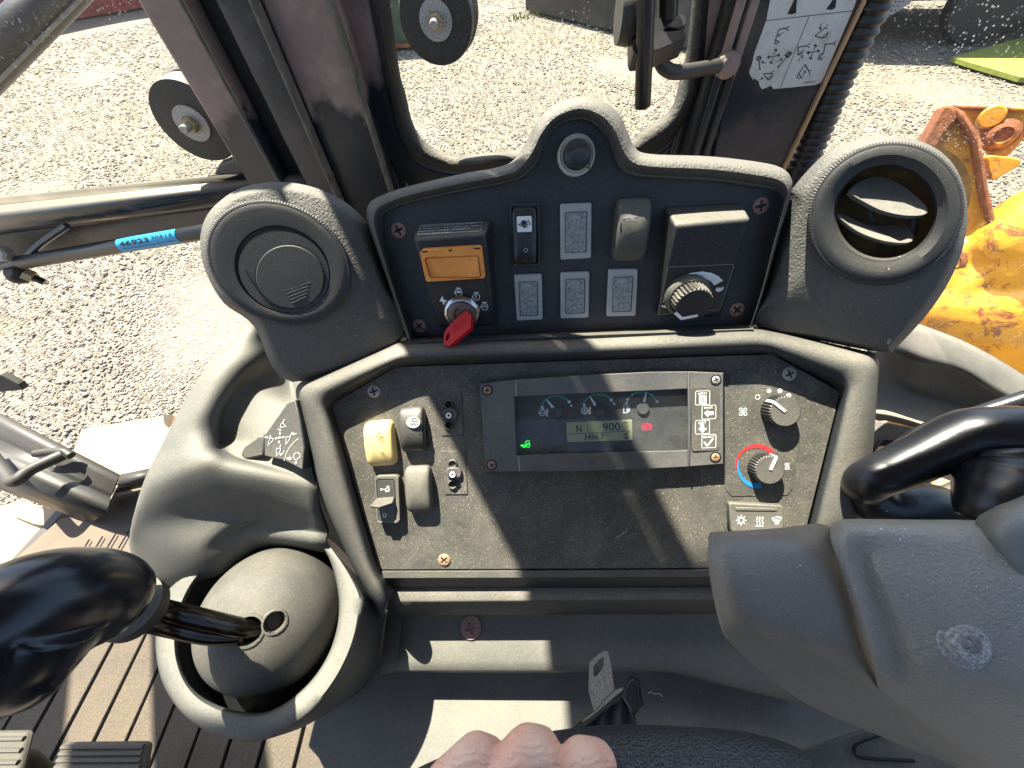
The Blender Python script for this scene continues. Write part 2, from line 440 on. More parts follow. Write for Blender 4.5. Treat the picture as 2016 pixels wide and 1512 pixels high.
M['frame_brown'] = paint('cab_frame_paint_brown', (.020, .026, .034, 1), 1.0, .25, 3.2)
M['rubber'] = plastic('rubber_seal', (.013, .014, .015, 1), dust=.55, rough=.6, grain=400, gd=.0008, specks=.2, minup=.15, film=.01, patch=20)
M['foam'] = plastic('old_foam_seal', (.016, .016, .015, 1), dust=.45, rough=.8, grain=260, gd=.003, specks=.3, minup=.2, film=.02, patch=40)
M['hose'] = plastic('corrugated_hose', (.013, .013, .015, 1), dust=.3, rough=.4, grain=600, gd=.0002, specks=.2, minup=.2, film=.01)
M['sill'] = plastic('sill_paint', (.018, .017, .016, 1), dust=.08, rough=.5, grain=300, gd=.0003, specks=.2, minup=.1, film=.03, patch=6)
M['mat'] = plastic('floor_mat_rubber', (.035, .031, .028, 1), dust=.46, rough=.75, grain=260, gd=.0012, specks=.3, minup=0, film=-.22, patch=9, dustcol=(.40, .28, .155, 1))
M['floor'] = plastic('cab_floor', (.06, .05, .045, 1), dust=.2, rough=.75, grain=150, gd=.0015, specks=.3, minup=0, film=.1, patch=8, dustcol=(.42, .30, .18, 1))
M['pedal'] = plastic('pedal_rubber', (.035, .032, .027, 1), dust=.12, rough=.7, grain=700, gd=.0004, specks=.3, minup=0, film=.12)
M['knob'] = simple('joystick_gloss', (.008, .009, .013, 1), .24)
M['shaft'] = simple('joystick_shaft', (.045, .040, .034, 1), .2, .9, var=.4, varscale=60)
M['handle'] = simple('gloss_handle', (.008, .009, .012, 1), .33, grain=120, gd=.0003)
M['rod'] = simple('black_rod', (.010, .010, .011, 1), .35, grain=500, gd=.0002)
M['shroud'] = plastic('shroud_plastic', (.29, .28, .25, 1), dust=.18, rough=.42, grain=520, gd=.0016, specks=.5, minup=.1, film=.03, patch=22, speck_scale=520, speckcol=(.45, .40, .30, 1))
M['shroud2'] = plastic('shroud_side_plastic', (.185, .18, .16, 1), dust=.08, rough=.40, grain=700, gd=.0008, specks=.10, minup=.2, film=.01)
M['shelf'] = plastic('shelf_plastic', (.030, .035, .040, 1), dust=.85, rough=.5, grain=900, gd=.0003, specks=.35, minup=.55, film=.01, patch=5, speck_scale=600)
M['wheel'] = plastic('wheel_leatherette', (.018, .018, .020, 1), dust=.05, rough=.42, grain=700, gd=.0002, specks=.05, film=.0)
_s = NT('wheel_grain'); _v = _s.voro(1050); 
M['wheel'] = _s.set(col=(.030, .029, .032, 1), rough=.34, normal=_s.bump(_v, .0005, .9))
_s = NT('sticker_white'); _c = _s.mix(_s.ramp(_s.noise(60, 5, .7), .5, .75), (.62, .62, .60, 1), (.45, .43, .40, 1))
M['sticker'] = _s.set(col=_c, rough=.4)
M['bluelabel'] = simple('blue_label', (.02, .32, .62, 1), .4, var=.1, varscale=100)
M['skinedge'] = simple('lit_plate_edge', (.5, .33, .2, 1), .4, .3)
# skin
s = NT('skin_of_hand')
sp = s.ramp(s.voro(330), .08, .22, 1, 0); sp = s.math('MULTIPLY', sp, s.ramp(s.noise(70, 2), .52, .66))
pk = s.ramp(s.noise(48, 4, .6), .38, .68)
c = s.mix(pk, (.88, .57, .41, 1), (.88, .45, .31, 1)); c = s.mix(s.math('MULTIPLY', sp, .5), c, (.30, .11, .06, 1))
w = s.n('ShaderNodeTexWave', wave_type='BANDS', bands_direction='Y'); w.inputs['Scale'].default_value = 150; w.inputs['Distortion'].default_value = 7
w.inputs['Detail'].default_value = 3; w.inputs['Detail Scale'].default_value = 1.2; s.l(s.co, w.inputs['Vector'])
b1 = s.bump(w.outputs['Fac'], .0004, .5); b2 = s.bump(s.voro(1300), .0003, .6, b1)
M['skin'] = s.set(col=c, rough=.42, normal=b2, sss=.15); s.b.inputs['Subsurface Radius'].default_value = (.006, .002, .001); s.b.inputs['Subsurface Scale'].default_value = .6
# webbing
s = NT('belt_webbing'); w = s.n('ShaderNodeTexWave', wave_type='BANDS', bands_direction='DIAGONAL'); w.inputs['Scale'].default_value = 480; s.l(s.co, w.inputs['Vector'])
M['webbing'] = s.set(col=s.mix(w.outputs['Fac'], (.018, .019, .026, 1), (.05, .052, .065, 1)), rough=.7, normal=s.bump(w.outputs['Fac'], .0005, .8))
# window glass: thin, dusty, slightly reflecting
def glass(name, dirt, scale=240, film=.04, tint=(.92, .95, .93, 1)):
    s = NT(name); t = s.n('ShaderNodeBsdfTransparent'); t.inputs[0].default_value = tint
    g = s.n('ShaderNodeBsdfGlossy'); g.inputs['Roughness'].default_value = .03
    fr = s.n('ShaderNodeFresnel'); fr.inputs[0].default_value = 1.35
    m1 = s.n('ShaderNodeMixShader'); s.l(fr.outputs[0], m1.inputs[0]); s.l(t.outputs[0], m1.inputs[1]); s.l(g.outputs[0], m1.inputs[2])
    d = s.n('ShaderNodeBsdfDiffuse'); d.inputs[0].default_value = (.75, .74, .70, 1)
    tl = s.n('ShaderNodeBsdfTranslucent'); tl.inputs[0].default_value = (.75, .74, .70, 1)
    md = s.n('ShaderNodeMixShader'); md.inputs[0].default_value = .5; s.l(d.outputs[0], md.inputs[1]); s.l(tl.outputs[0], md.inputs[2])
    k = s.math('MULTIPLY', s.ramp(s.voro(scale), .08, .30, 1, 0), s.ramp(s.noise(scale*.12, 3), .42, .62))
    f = s.math('ADD', s.math('MULTIPLY', k, dirt), s.ramp(s.noise(7, 5, .7), .35, .75, film*.3, film))
    m2 = s.n('ShaderNodeMixShader'); s.l(f, m2.inputs[0]); s.l(m1.outputs[0], m2.inputs[1]); s.l(md.outputs[0], m2.inputs[2])
    s.l(m2.outputs[0], s.out.inputs['Surface']); return s.m
M['glass'] = glass('front_glass', .16, film=.012)
M['glass_dirty'] = glass('side_glass', .5, 260, .02)
M['lens'] = glass('cluster_lens', .25, 900, .045, (.80, .84, .88, 1))
# ground
s = NT('gravel_ground'); big = s.noise(.55, 5, .6, dist=.5); med = s.noise(5, 5, .65)
vc = s.voro(38, 'Color'); vd = s.voro(38)
bwn = s.n('ShaderNodeRGBToBW'); s.l(vc, bwn.inputs[0])
c = s.mix(s.ramp(big, .38, .64), (.21, .175, .12, 1), (.20, .18, .145, 1))
c = s.mix(s.ramp(bwn.outputs[0], .2, .9, 0, .55), c, (.12, .10, .08, 1))
c = s.mix(s.math('MULTIPLY', s.ramp(med, .5, .7), .3), c, (.33, .30, .24, 1))
c = s.mix(s.math('MULTIPLY', s.ramp(s.noise(16, 4, .8), .52, .62), .4), c, (.10, .085, .065, 1))
c = s.mix(s.math('MULTIPLY', s.ramp(s.noise(2.2, 5, .75, dist=1.2), .52, .60), .35), c, (.13, .11, .085, 1))
grn = s.math('MULTIPLY', s.ramp(s.noise(.9, 4, .7), .60, .68), s.ramp(s.noise(14, 3), .5, .62))
nb = s.bump(vd, .018, 1.0); nb = s.bump(s.noise(90, 4, .7), .006, 1.0, nb)
M['gravel'] = s.set(col=c, rough=.95, normal=nb)
s = NT('pebble_stone'); oi = s.n('ShaderNodeNewGeometry').outputs['Random Per Island']
rp = s.n('ShaderNodeValToRGB'); s.l(oi, rp.inputs[0]); e = rp.color_ramp.elements
e[0].color = (.13, .11, .085, 1); e[1].color = (.30, .27, .215, 1); e.new(.3).color = (.20, .175, .135, 1); e.new(.7).color = (.25, .215, .165, 1)
M['pebble'] = s.set(col=rp.outputs[0], rough=.9)
# machinery paint and others
s = NT('yellow_machine_paint'); n1 = s.noise(14, 6, .75, dist=.8); n2 = s.noise(60, 5, .7)
rustm = s.math('MULTIPLY', s.ramp(n1, .52, .60), s.ramp(n2, .36, .50))
c = s.mix(s.ramp(s.noise(4, 4), .3, .7), (.60, .29, .012, 1), (.50, .20, .010, 1))
c = s.mix(rustm, c, (.22, .065, .018, 1))
M['yellow'] = s.set(col=c, rough=.45, normal=s.bump(n2, .003, .5))
s = NT('rusty_steel'); n1 = s.noise(30, 6, .75); n2 = s.noise(8, 4)
c = s.mix(s.ramp(n1, .35, .65), (.13, .036, .012, 1), (.30, .10, .030, 1)); c = s.mix(s.ramp(n2, .60, .66), c, (.45, .22, .02, 1))
M['rusty'] = s.set(col=c, rough=.85, normal=s.bump(n1, .006, .9))
M['redpaint'] = simple('red_container_paint', (.30, .035, .03, 1), .6, var=.35, varscale=2)
M['whitepaint'] = simple('white_trailer_paint', (.62, .62, .60, 1), .5, var=.1, varscale=3)
M['greenbody'] = simple('dark_green_paint', (.015, .05, .028, 1), .35, var=.3, varscale=10)
M['limepaint'] = simple('lime_tarp', (.20, .23, .035, 1), .7, var=.25, varscale=14, grain=60, gd=.002)
M['blackpaint'] = simple('dark_bin_paint', (.02, .022, .024, 1), .5, var=.2, varscale=5)
M['steptan'] = simple('pale_step_paint', (.34, .235, .12, 1), .55, var=.08, varscale=8)
M['orangestep'] = simple('orange_step_edge', (.50, .25, .06, 1), .6, var=.3, varscale=20)
M['leaf'] = simple('weed_leaf', (.12, .17, .03, 1), .6)
M['discrubber'] = plastic('worn_disc_rubber', (.018, .018, .018, 1), dust=.3, rough=.5, grain=700, gd=.0003, specks=.5, minup=.3, film=.06, patch=60)
M['pedal_dark'] = M['rubber']
M['roof'] = simple('roof_lining', (.10, .10, .10, 1), .8)
# ================================================================ the yard outside
GZ = -2.0
gx, gy = np.meshgrid(np.concatenate([[-150, -60], np.linspace(-20, 20, 61), [60, 150]]), np.concatenate([[-60, -20], np.linspace(-4, 30, 52), [60, 200]]))
gv = [(x, y, GZ-.015+.02*math.sin(x*1.3+y*.7)*math.cos(y*.9-x*.4)) for x, y in zip(gx.ravel(), gy.ravel())]
nc = gx.shape[1]; gf = [(i*nc+j, i*nc+j+1, (i+1)*nc+j+1, (i+1)*nc+j) for i in range(gx.shape[0]-1) for j in range(nc-1)]
mk('ground', gv, gf, M['gravel'], origin=(0, 0, GZ), fix=False, kind='structure', label='sunlit pale gravel yard around the machine')

def pebbles(n):
    P = []
    while len(P) < n:
        a = math.radians(rng.uniform(-88, 62)); r = math.exp(rng.uniform(math.log(1.5), math.log(19)))
        if abs(a) < .5 and r < 2.2: continue
        P.append((r*math.sin(a), r*math.cos(a)))
    P = np.array(P); d = np.hypot(P[:, 0], P[:, 1])
    R = rng.gamma(4, .0011, n)+.002; R *= .72+.20*d
    base = np.array([[1, 0, 0], [0, 1, 0], [-1, 0, 0], [0, -1, 0], [.1, .1, .75], [0, 0, -.5]])
    F = np.array([[0, 1, 4], [1, 2, 4], [2, 3, 4], [3, 0, 4], [1, 0, 5], [2, 1, 5], [3, 2, 5], [0, 3, 5]])
    V = base[None]*(1+rng.uniform(-.35, .35, (n, 6, 3)))+rng.uniform(-.18, .18, (n, 6, 3))
    a = rng.uniform(0, 6.28, n); c, s_ = np.cos(a)[:, None], np.sin(a)[:, None]
    X = V[:, :, 0]*c-V[:, :, 1]*s_; Y = V[:, :, 0]*s_+V[:, :, 1]*c
    V = np.stack([X*R[:, None]+P[:, 0:1], Y*R[:, None]+P[:, 1:2], V[:, :, 2]*R[:, None]*.5+GZ-.002+R[:, None]*.05], -1)
    me = bpy.data.meshes.new('gravel'); me.vertices.add(n*6); me.vertices.foreach_set('co', (V.reshape(-1, 3)-np.array([0, 0, GZ])).ravel())
    FF = (F[None]+6*np.arange(n)[:, None, None]).reshape(-1)
    me.loops.add(n*24); me.loops.foreach_set('vertex_index', FF); me.polygons.add(n*8)
    me.polygons.foreach_set('loop_start', np.arange(0, n*24, 3)); me.update(calc_edges=True); me.materials.append(M['pebble'])
    o = bpy.data.objects.new('gravel', me); o.location = (0, 0, GZ); C.objects.link(o)
    props(o, 'loose pale stones strewn over the gravel yard', 'gravel', kind='stuff')
pebbles(170000)

def block(name, label, cat, P0, P1, depth_, h, mat, trims=None, **kw):
    """a box body standing on the ground: front foot runs P0->P1, body behind it"""
    P0, P1 = np.array([*P0, 0.]), np.array([*P1, 0.]); d = nz(P1-P0); nb = np.array([-d[1], d[0], 0])
    if nb @ P0 < 0: nb = -nb
    t = thing(name, label, cat, (P0+P1)/2+np.array([0, 0, GZ]), **kw)
    z0 = GZ+kw.get('lift', .02)
    v = [P0, P1, P1+nb*depth_, P0+nb*depth_]
    vv = [p+np.array([0, 0, z0]) for p in v]+[p+np.array([0, 0, z0+h]) for p in v]
    return t, vv, d, nb, P0, P1, z0
BF = [(0, 1, 2, 3), (7, 6, 5, 4), (0, 4, 5, 1), (1, 5, 6, 2), (2, 6, 7, 3), (3, 7, 4, 0)]
t, vv, d, nb, P0, P1, z0 = block('shipping_container', 'red steel container far across the yard, seen through the top left window', 'container', (-18.5, 14.0), (-9.8, 20.4), 2.4, 4.2, None)
mk('wall', vv, BF, M['redpaint'], t, bevel=.02)
for k in range(26):                                    # pressed ribs
    c = P0+(P1-P0)*(k+.5)/26; q = [c-d*.09-nb*.0, c+d*.09, c+d*.06-nb*.05, c-d*.06-nb*.05]
    v = [p+np.array([0, 0, z0+.15]) for p in q]+[p+np.array([0, 0, z0+4.0]) for p in q]
    mk('rib', v, BF, M['redpaint'], t)
for k in range(3):
    c = P0+(P1-P0)*(.45+.2*k)-nb*.12
    tube('leaning_pole' if k else 'leaning_pole', [c+np.array([0, 0, z0]), c+d*.5+np.array([0, 0, z0+1.6])], .035, M['limepaint'], t, seg=8)
t, vv, d, nb, P0, P1, z0 = block('skip_bin', 'dark low steel skip beyond the front window, its end towards the grass tufts', 'skip', (.15, 12.6), (3.6, 7.3), 2.2, .75, None)
mk('wall', vv, BF, M['blackpaint'], t, bevel=.02)
v, f = tube_vf([P0-nb*.03+np.array([0, 0, z0+.75]), P1-nb*.03+np.array([0, 0, z0+.75])], .05, 8); mk('rim', v, f, M['zinc'], t)
t, vv, d, nb, P0, P1, z0 = block('parked_trailer', 'white and red trailer body seen at the top edge above the dark skip', 'trailer', (1.6, 15.2), (6.2, 10.8), 2.2, 1.5, None)
mk('body', [p+np.array([0, 0, .8]) for p in vv], BF, M['whitepaint'], t, bevel=.03)
mk('skirt_board', [p*np.array([1, 1, 0])+np.array([0, 0, (z0+.45 if i < 4 else z0+.8)]) for i, p in enumerate(vv)], BF, M['redpaint'], t)
for k in range(3):
    c = P0+(P1-P0)*(.2+.3*k)+nb*.2+np.array([0, 0, z0+.4])
    lathe('wheel', (c, d, np.array([0, 0, 1.]), nb), [(.25, 0), (.4, 0), (.4, .25), (.25, .25)], M['rubber'], t, seg=20)
t, vv, d, nb, P0, P1, z0 = block('dark_truck', 'big dark truck body on the right whose shadow lies on the gravel', 'truck', (4.4, 8.3), (9.2, 6.9), 2.6, 1.9, None)
mk('body', [p+np.array([0, 0, .75]) for p in vv], BF, M['blackpaint'], t, bevel=.12, seg=4)
mk('chassis', [p*np.array([1, 1, 0])+nb*.25+np.array([0, 0, (z0+.45 if i < 4 else z0+.77)]) for i, p in enumerate(vv)], BF, M['blackpaint'], t)
for k in range(3):
    c = P0+(P1-P0)*(.16+.33*k)+nb*.05+np.array([0, 0, z0+.42])
    lathe('wheel', (c, d, np.array([0, 0, 1.]), nb), [(.2, 0), (.42, 0), (.45, .04), (.45, .26), (.42, .3)], M['rubber'], t, seg=24)
v, f = tube_vf([P0-nb*.03+np.array([0, 0, z0+1.3]), P1-nb*.03+np.array([0, 0, z0+1.3])], .03, 8); mk('side_rail', v, f, M['zinc'], t)
# lime tarp / panel lying on the ground on the right
gp = Plane((0, 0, GZ), (0, 0, 1))
t = thing('tarp_panel', 'flat lime green panel lying on the gravel at the right edge, half in shade', 'panel', gp(1960, 110))
prism('board', gp, [(1876, 112), (2060, 60), (2100, 160), (2010, 152), (1905, 122)], .02, .07, M['limepaint'], t)
# dark green drum close to the front window
t, vv, d, nb, P0, P1, z0 = block('green_skip', 'dark green container outside, half hidden behind the upper round glass clamp', 'container', (-4.6, 10.2), (-2.05, 10.0), 1.6, 1.7, None)
mk('body', vv, BF, M['greenbody'], t, bevel=.04)
v, f = tube_vf([P0-nb*.03+np.array([0, 0, z0+.05]), P1-nb*.03+np.array([0, 0, z0+.05])], .04, 8); mk('foot_rail', v, f, M['rusty'], t)
# weeds
for k, (u, v_) in enumerate([(1062, 28), (1105, 30), (1140, 34), (1020, 38), (1215, 58), (1170, 45), (1080, 18), (1240, 66)]):
    p = atz(u, v_, GZ); mm = Mesh()
    for j in range(34):
        a = rng.uniform(0, 6.28); r0 = rng.uniform(0, .28); b = p+np.array([math.cos(a)*r0, math.sin(a)*r0, 0]); hh = rng.uniform(.04, .16); l = rng.uniform(-.07, .07, 2)
        w = .012; mm.add([b+np.array([-w, 0, 0]), b+np.array([w, 0, 0]), b+np.array([l[0], l[1], hh])], [(0, 1, 2)])
    mm.build('grass_tuft', M['leaf'], smooth=False, fix=False, kind='stuff', label='sparse green weeds growing in the gravel beyond the front window', category='weeds')

# ---------------------------------------------------------------- loader arm outside on the right
LA = Plane(dz(1880, 420, 1.15), nz(np.array([-.55, -.75, .35])))
t = thing('loader_tower', 'yellow rusty steel tower plate of the loader outside the right window', 'machine part', LA(1880, 640))
prism('web_plate', LA, [(1655, 610), (1620, 640), (1540, 800), (1500, 1100), (1500, 1600), (1900, 1560), (1885, 1380), (1800, 1010), (1760, 760), (1700, 640)], -.03, 0, M['yellow'], t, T=A3, bevel=.004)
prism('left_flange', LA, [(1590, 556), (1652, 560), (1668, 625), (1600, 700), (1555, 790), (1480, 1000), (1400, 1000), (1480, 750)], -.06, .05, M['rusty'], t, T=A3, bevel=.006)
prism('right_flange', LA, [(1648, 560), (1700, 590), (1790, 730), (1830, 1000), (1925, 1390), (1930, 1560), (1885, 1560), (1862, 1380), (1790, 1010), (1750, 760), (1690, 655), (1655, 622)], -.06, .05, M['rusty'], t, T=A3, bevel=.006)
LB = Plane(LA.p-LA.n*.10, LA.n)
prism('rear_bracket', LB, [(1640, 556), (2100, 572), (2100, 800), (2030, 720), (1960, 800), (1930, 830), (1830, 820), (1780, 700), (1700, 590)], -.03, 0, M['yellow'], t, T=A3, bevel=.004)
prism('bracket_rim', LB, [(1640, 556), (2120, 572), (2120, 590), (1660, 580)], -.06, .02, M['rusty'], t, T=A3, bevel=.004)
prism('hook', LA, [(1820, 818), (1960, 835), (2005, 845), (1990, 880), (1900, 930), (1848, 962), (1828, 900)], -.05, .01, M['yellow'], t, T=A3, bevel=.006, r=.008)
def disc(nm, par, pl, cpx, T, prof, mat, seg=28, mod=None, **kw):
    c = pl(*T(cpx)); return lathe(nm, (c, pl.x, pl.y, pl.n), prof, mat, par, seg=seg, mod=mod, **kw)
disc('boss', t, LB, (1832, 622), A3, [(.028, 0), (.028, .025), (.024, .03)], M['yellow'])
disc('pin', t, LB, (1880, 718), A3, [(.040, 0), (.040, .02), (.030, .026), (.030, .04), (.02, .046), (.018, .04), (.01, .04)], M['rusty'])
# lower casting: merged rounded lumps
def blob(name, pts, mat, parent, vox, **kw):
    """union of balls and tapered limbs: [(p0,r0,p1,r1)..] merged into one surface"""
    mm = Mesh()
    for p0, r0, p1, r1 in pts:
        n = max(2, int(np.linalg.norm(p1-p0)/max(min(r0, r1), 1e-4)*1.2)+2); t_ = nz(p1-p0)
        path = []; rr = []
        for a in np.linspace(-math.pi/2, 0, 6)[:-1]: path.append(p0+t_*r0*math.sin(a)); rr.append(max(r0*math.cos(a), r0*.02))
        for k in range(n+1): path.append(p0+(p1-p0)*k/n); rr.append(r0+(r1-r0)*k/n)
        for a in np.linspace(0, math.pi/2, 6)[1:]: path.append(p1+t_*r1*math.sin(a)); rr.append(max(r1*math.cos(a), r1*.02))
        v, f = tube_vf(path, rr, 18); mm.add(v, f)
    return mm.build(name, mat, parent, remesh=vox, sharp=None, **kw)
def LP(x, y, h=0, T=A3): return LA(*T((x, y)), h)
blob('casting', [(LP(1640, 1330), .05, LP(1600, 1480), .07), (LP(1700, 1320), .04, LP(1850, 1400), .06), (LP(1850, 1400), .06, LP(1600, 1560), .08),
                 (LP(1960, 1260), .10, LP(2080, 1180), .10), (LP(1940, 1400), .09, LP(2080, 1330), .12), (LP(1560, 1560), .07, LP(1900, 1600, -.05), .16),
                 (LP(1500, 1620), .1, LP(2100, 1640, -.1), .2), (LP(1900, 1750, -.12), .2, LP(2200, 1900, -.12), .2)], M['yellow'], t, .008, smooth_it=3)
disc('bolt_hole', t, LA, (1610, 1370), A3, [(.030, .045), (.034, .055), (.02, .06), (.017, .03)], M['rusty'])
mk('lower_frame', [LP(1300, 1500, -.12), LP(2200, 1420, -.12), LP(2300, 2300, -.5), LP(1300, 2300, -.5)], [(0, 1, 2, 3)], M['yellow'], t, solid=.02)

# ================================================================ cab structure
FW = Plane((0, .55, 0), (0, -1, 0)); D0 = dz
M['edgelight'] = simple('painted_edge_light', (.13, .125, .11, 1), .45, var=.4, varscale=60)  # pale colour paints the lit line along frame and tube edges
t = thing('cab_frame', 'dark blue painted steel cab pillars around the windows, brown higher up', 'cab', (0, .55, -.75))
CABT = t
def post(name, x0, x1, y0, y1, z0, z1, mat, bevel=.004, **kw):
    v, f = box_vf(((x0+x1)/2, (y0+y1)/2, (z0+z1)/2), (x1-x0, y1-y0, z1-z0)); return mk(name, v, f, mat, t, bevel=bevel, **kw)
TOP = 1.0
def X(u, v, h=0): return FW(u, v, h)[0]
post('lower_wall', -.34, .45, .585, .60, -.75, -.275, M['frame'])
post('lower_wall_inner', -.30, .40, .585, .592, -.5, -.237, M['frame'])
# left window frame band with rounded glass corner
xa, xb = X(305, 0, .02), X(395, 0, .02); xc = X(480, 0, -.01); xd = X(512, 0, .03); xe = X(651, 0, .03)
ga = FW(458, 318, .02)
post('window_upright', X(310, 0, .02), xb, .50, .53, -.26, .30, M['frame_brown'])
post('rubber_gap', xb-.012, xc+.004, .531, .56, -.5, .30, M['rubber'])
post('pillar_flange', xc, xd, .505, .54, -.6, TOP, M['frame'])
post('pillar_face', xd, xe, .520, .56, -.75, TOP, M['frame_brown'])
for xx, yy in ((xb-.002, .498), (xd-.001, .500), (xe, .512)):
    post('edge_highlight', xx-.0012, xx+.0012, yy, yy+.02, -.5, TOP if xx > -.3 else .30, M['edgelight'], bevel=.0012)  # thin pale strip stands for the highlight on the edge
post('pillar_return', xe, X(700, 0, .0), .555, .58, -.6, TOP, M['frame'])
# corner gusset of the left window
cg = [(330, 150), (470, 285), (474, 300), (468, 312), (455, 320), (430, 326), (430, 360), (620, 360), (540, 250)]
prism('corner_plate', FW, [(472, 262), (473, 285), (468, 303), (455, 317), (430, 325), (420, 345), (600, 345), (600, 300), (500, 200)], .0, .018, M['frame'], t, bevel=.002)
# lower rail of the left window
def rowX(vs0, vs1, hs, u0=-120, u1=640):
    rows = []
    for (a, b, h) in zip(vs0, vs1, hs):
        p, q = FW(0, a, h), FW(560, b, h); dd = (q-p)/(q[0]-p[0])
        rows.append([p+dd*(FW(u0, a, h)[0]-p[0]), p+dd*(xd-p[0])])
    return rows
rr = rowX([388, 390, 403, 406, 417, 428, 441, 452, 466], [330, 332, 344, 346, 352, 362, 374, 384, 398], [0, .012, .012, .022, .036, .042, .036, .022, .0])
v, f = loft_vf(rr, False); mk('window_rail', v, f, M['frame'], t, sharp=50, solid=.004)
rl = FW(0, 410, .0); rb = FW(560, 400, 0)
prism('rail_skirt', FW, [(-100, 470), (100, 452), (135, 445), (600, 385), (640, 420), (440, 462), (300, 480), (120, 500), (60, 520)], -.02, .004, M['frame'], t, bevel=.002)
# unseen roof and rear; header lowered, door posts added to shade column and mat
post('shade_post', -.97, -.81, .52, .56, .15, TOP, M['frame']); post('shade_post', -1.34, -1.13, .52, .56, .15, TOP, M['frame']); post('header', -.33, 1.0, .50, .58, .70, TOP, M['frame'])
post('left_header', -1.25, -.33, .52, .58, .93, TOP, M['frame'])
post('roof_panel', -1.3, 1.25, -1.3, .60, TOP, TOP+.06, M['roof'])
post('rear_pillar', .95, 1.03, -1.25, -1.15, -.75, TOP, M['frame']); post('rear_pillar', -1.2, -1.12, -1.25, -1.15, -.75, TOP, M['frame'])
post('rear_wall', -1.2, 1.03, -1.32, -1.25, -.75, .05, M['frame'])
# front window: seal ring and frame
GL = [(760, -60), (785, 130), (799, 186), (812, 240), (836, 279), (873, 300), (910, 306), (1022, 294), (1150, 288), (1235, 276), (1264, 257), (1312, 223), (1335, 186), (1346, 149), (1355, 74), (1368, -60)]
SO = [(716, -60), (752, 130), (768, 190), (783, 258), (812, 308), (858, 331), (912, 336), (1022, 328), (1150, 322), (1255, 312), (1300, 292), (1338, 258), (1372, 200), (1384, 149), (1391, 74), (1400, -60)]
def band(name, a, b, ha, hb, hm, mat, n=5):
    """closed half-round moulding between the inner outline a and the outer outline b"""
    A, B = cr(a, 4), cr(b, 4)
    rows = []
    for k in range(n+1):
        s_ = k/n; h = ha+(hb-ha)*s_+hm*math.sin(math.pi*s_); rows.append([FW(*(p*(1-s_)+q*s_), h) for p, q in zip(A, B)])
    rows.append([FW(*q, hb-.03) for q in B])
    v, f = loft_vf(rows, False); return mk(name, v, f, mat, t, sharp=60, solid=.003)
band('window_seal', GL, SO, -.006, .004, .014, M['foam'])
SO2 = [(660, -60), (705, 130), (725, 190), (745, 258), (775, 330), (830, 380), (912, 400), (1022, 400), (1150, 400), (1280, 400), (1330, 360), (1365, 300), (1410, 230), (1425, 149), (1432, 74), (1445, -60)]
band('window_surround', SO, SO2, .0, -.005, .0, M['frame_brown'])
v, f = box_vf((.0, .55, .52), (.40, .03, .45))
# right pillar: brown edge strips, then the broad panel with the sticker
xp0, xp1 = X(1440, -10, .0), X(1474, 0, .02)
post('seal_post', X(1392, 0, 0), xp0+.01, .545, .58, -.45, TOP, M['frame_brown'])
for k in range(4):
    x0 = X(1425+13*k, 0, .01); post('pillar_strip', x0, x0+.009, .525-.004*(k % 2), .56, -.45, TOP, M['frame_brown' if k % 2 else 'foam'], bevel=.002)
RP = Plane(FW(1474, 0, .025), nz(np.array([-.12, -1, 0])))
prism('pillar_panel', RP, [(1474, -60), (1716, -60), (1700, 5), (1543, 331), (1500, 420), (1388, 420), (1407, 298)], -.02, 0, M['frame'], t, bevel=.002)
prism('panel_edge', RP, [(1717, -60), (1724, -60), (1706, 5), (1548, 335), (1502, 430), (1496, 425), (1543, 331), (1700, 5)], -.02, .006, M['skinedge'], t, bevel=.001)  # orange colour paints the lit line on the plate edge
# the sticker with the control pattern
t2 = thing('control_sticker', 'white torn sticker with digging arm diagrams on the right pillar', 'sticker', RP(1570, 170, .0015))
prism('sheet', RP, [(460, -80), (1460, -80), (1400, 90), (1050, 905), (1020, 950), (960, 972), (700, 1000), (480, 1018), (465, 995), (430, 970), (440, 990), (350, 1022), (325, 985), (315, 930), (262, 897), (248, 915), (222, 870), (203, 825), (235, 740), (265, 600), (400, 235)], .0, .0008, M['sticker'], t2, T=C6, smooth=False)
# prism pixel map: clip stays inside the panel
hook = lambda x, y: [('l', 7, [(x-6, y-4), (x+6, y-14), (x+26, y-22)]), ('l', 7, [(x-6, y+4), (x-2, y+20), (x+14, y+24)])]
I = [('l', 6, [(400, 236), (1392, 124)]), ('l', 6, [(893, 180), (560, 1006)])]
I += [('f', [(725, -20), (755, -20), (745, 60), (742, 150), (690, 165), (640, 160), (690, 60)]), ('f', [(1165, -20), (1205, -20), (1190, 90), (1150, 112), (1082, 108), (1140, 30)])]
I += [('l', 9, [(635, 325), (548, 335), (505, 455)]), ('lc', 8, [(505, 455), (498, 498), (520, 500), (546, 482)])]+hook(640, 325)+arrow((598, 365), (535, 412), 6, 22)
I += [('l', 9, [(1080, 315), (958, 410), (1030, 438)]), ('l', 8, [(1030, 438), (1085, 425), (1108, 370), (1070, 400), (1030, 438)])]+hook(1085, 305)+arrow((1035, 265), (1015, 338), 6, 24)
for cx, cy in ((482, 645), (936, 595)):
    I += [('d', cx, cy, 10)]
    for dx, dy in ((30, -85), (-70, 10), (72, -12), (-32, 84)): I += arrow((cx+dx*.25, cy+dy*.25), (cx+dx, cy+dy), 9, 22)
I += [('l', 8, [(325, 785), (318, 700)]), ('o', 6, 325, 790, 8), ('lc', 8, [(288, 680), (296, 650), (328, 640), (340, 672), (318, 700)]), ('lc', 8, [(300, 676), (320, 656), (332, 676)])]+arrow((395, 725), (345, 708), 6, 22)
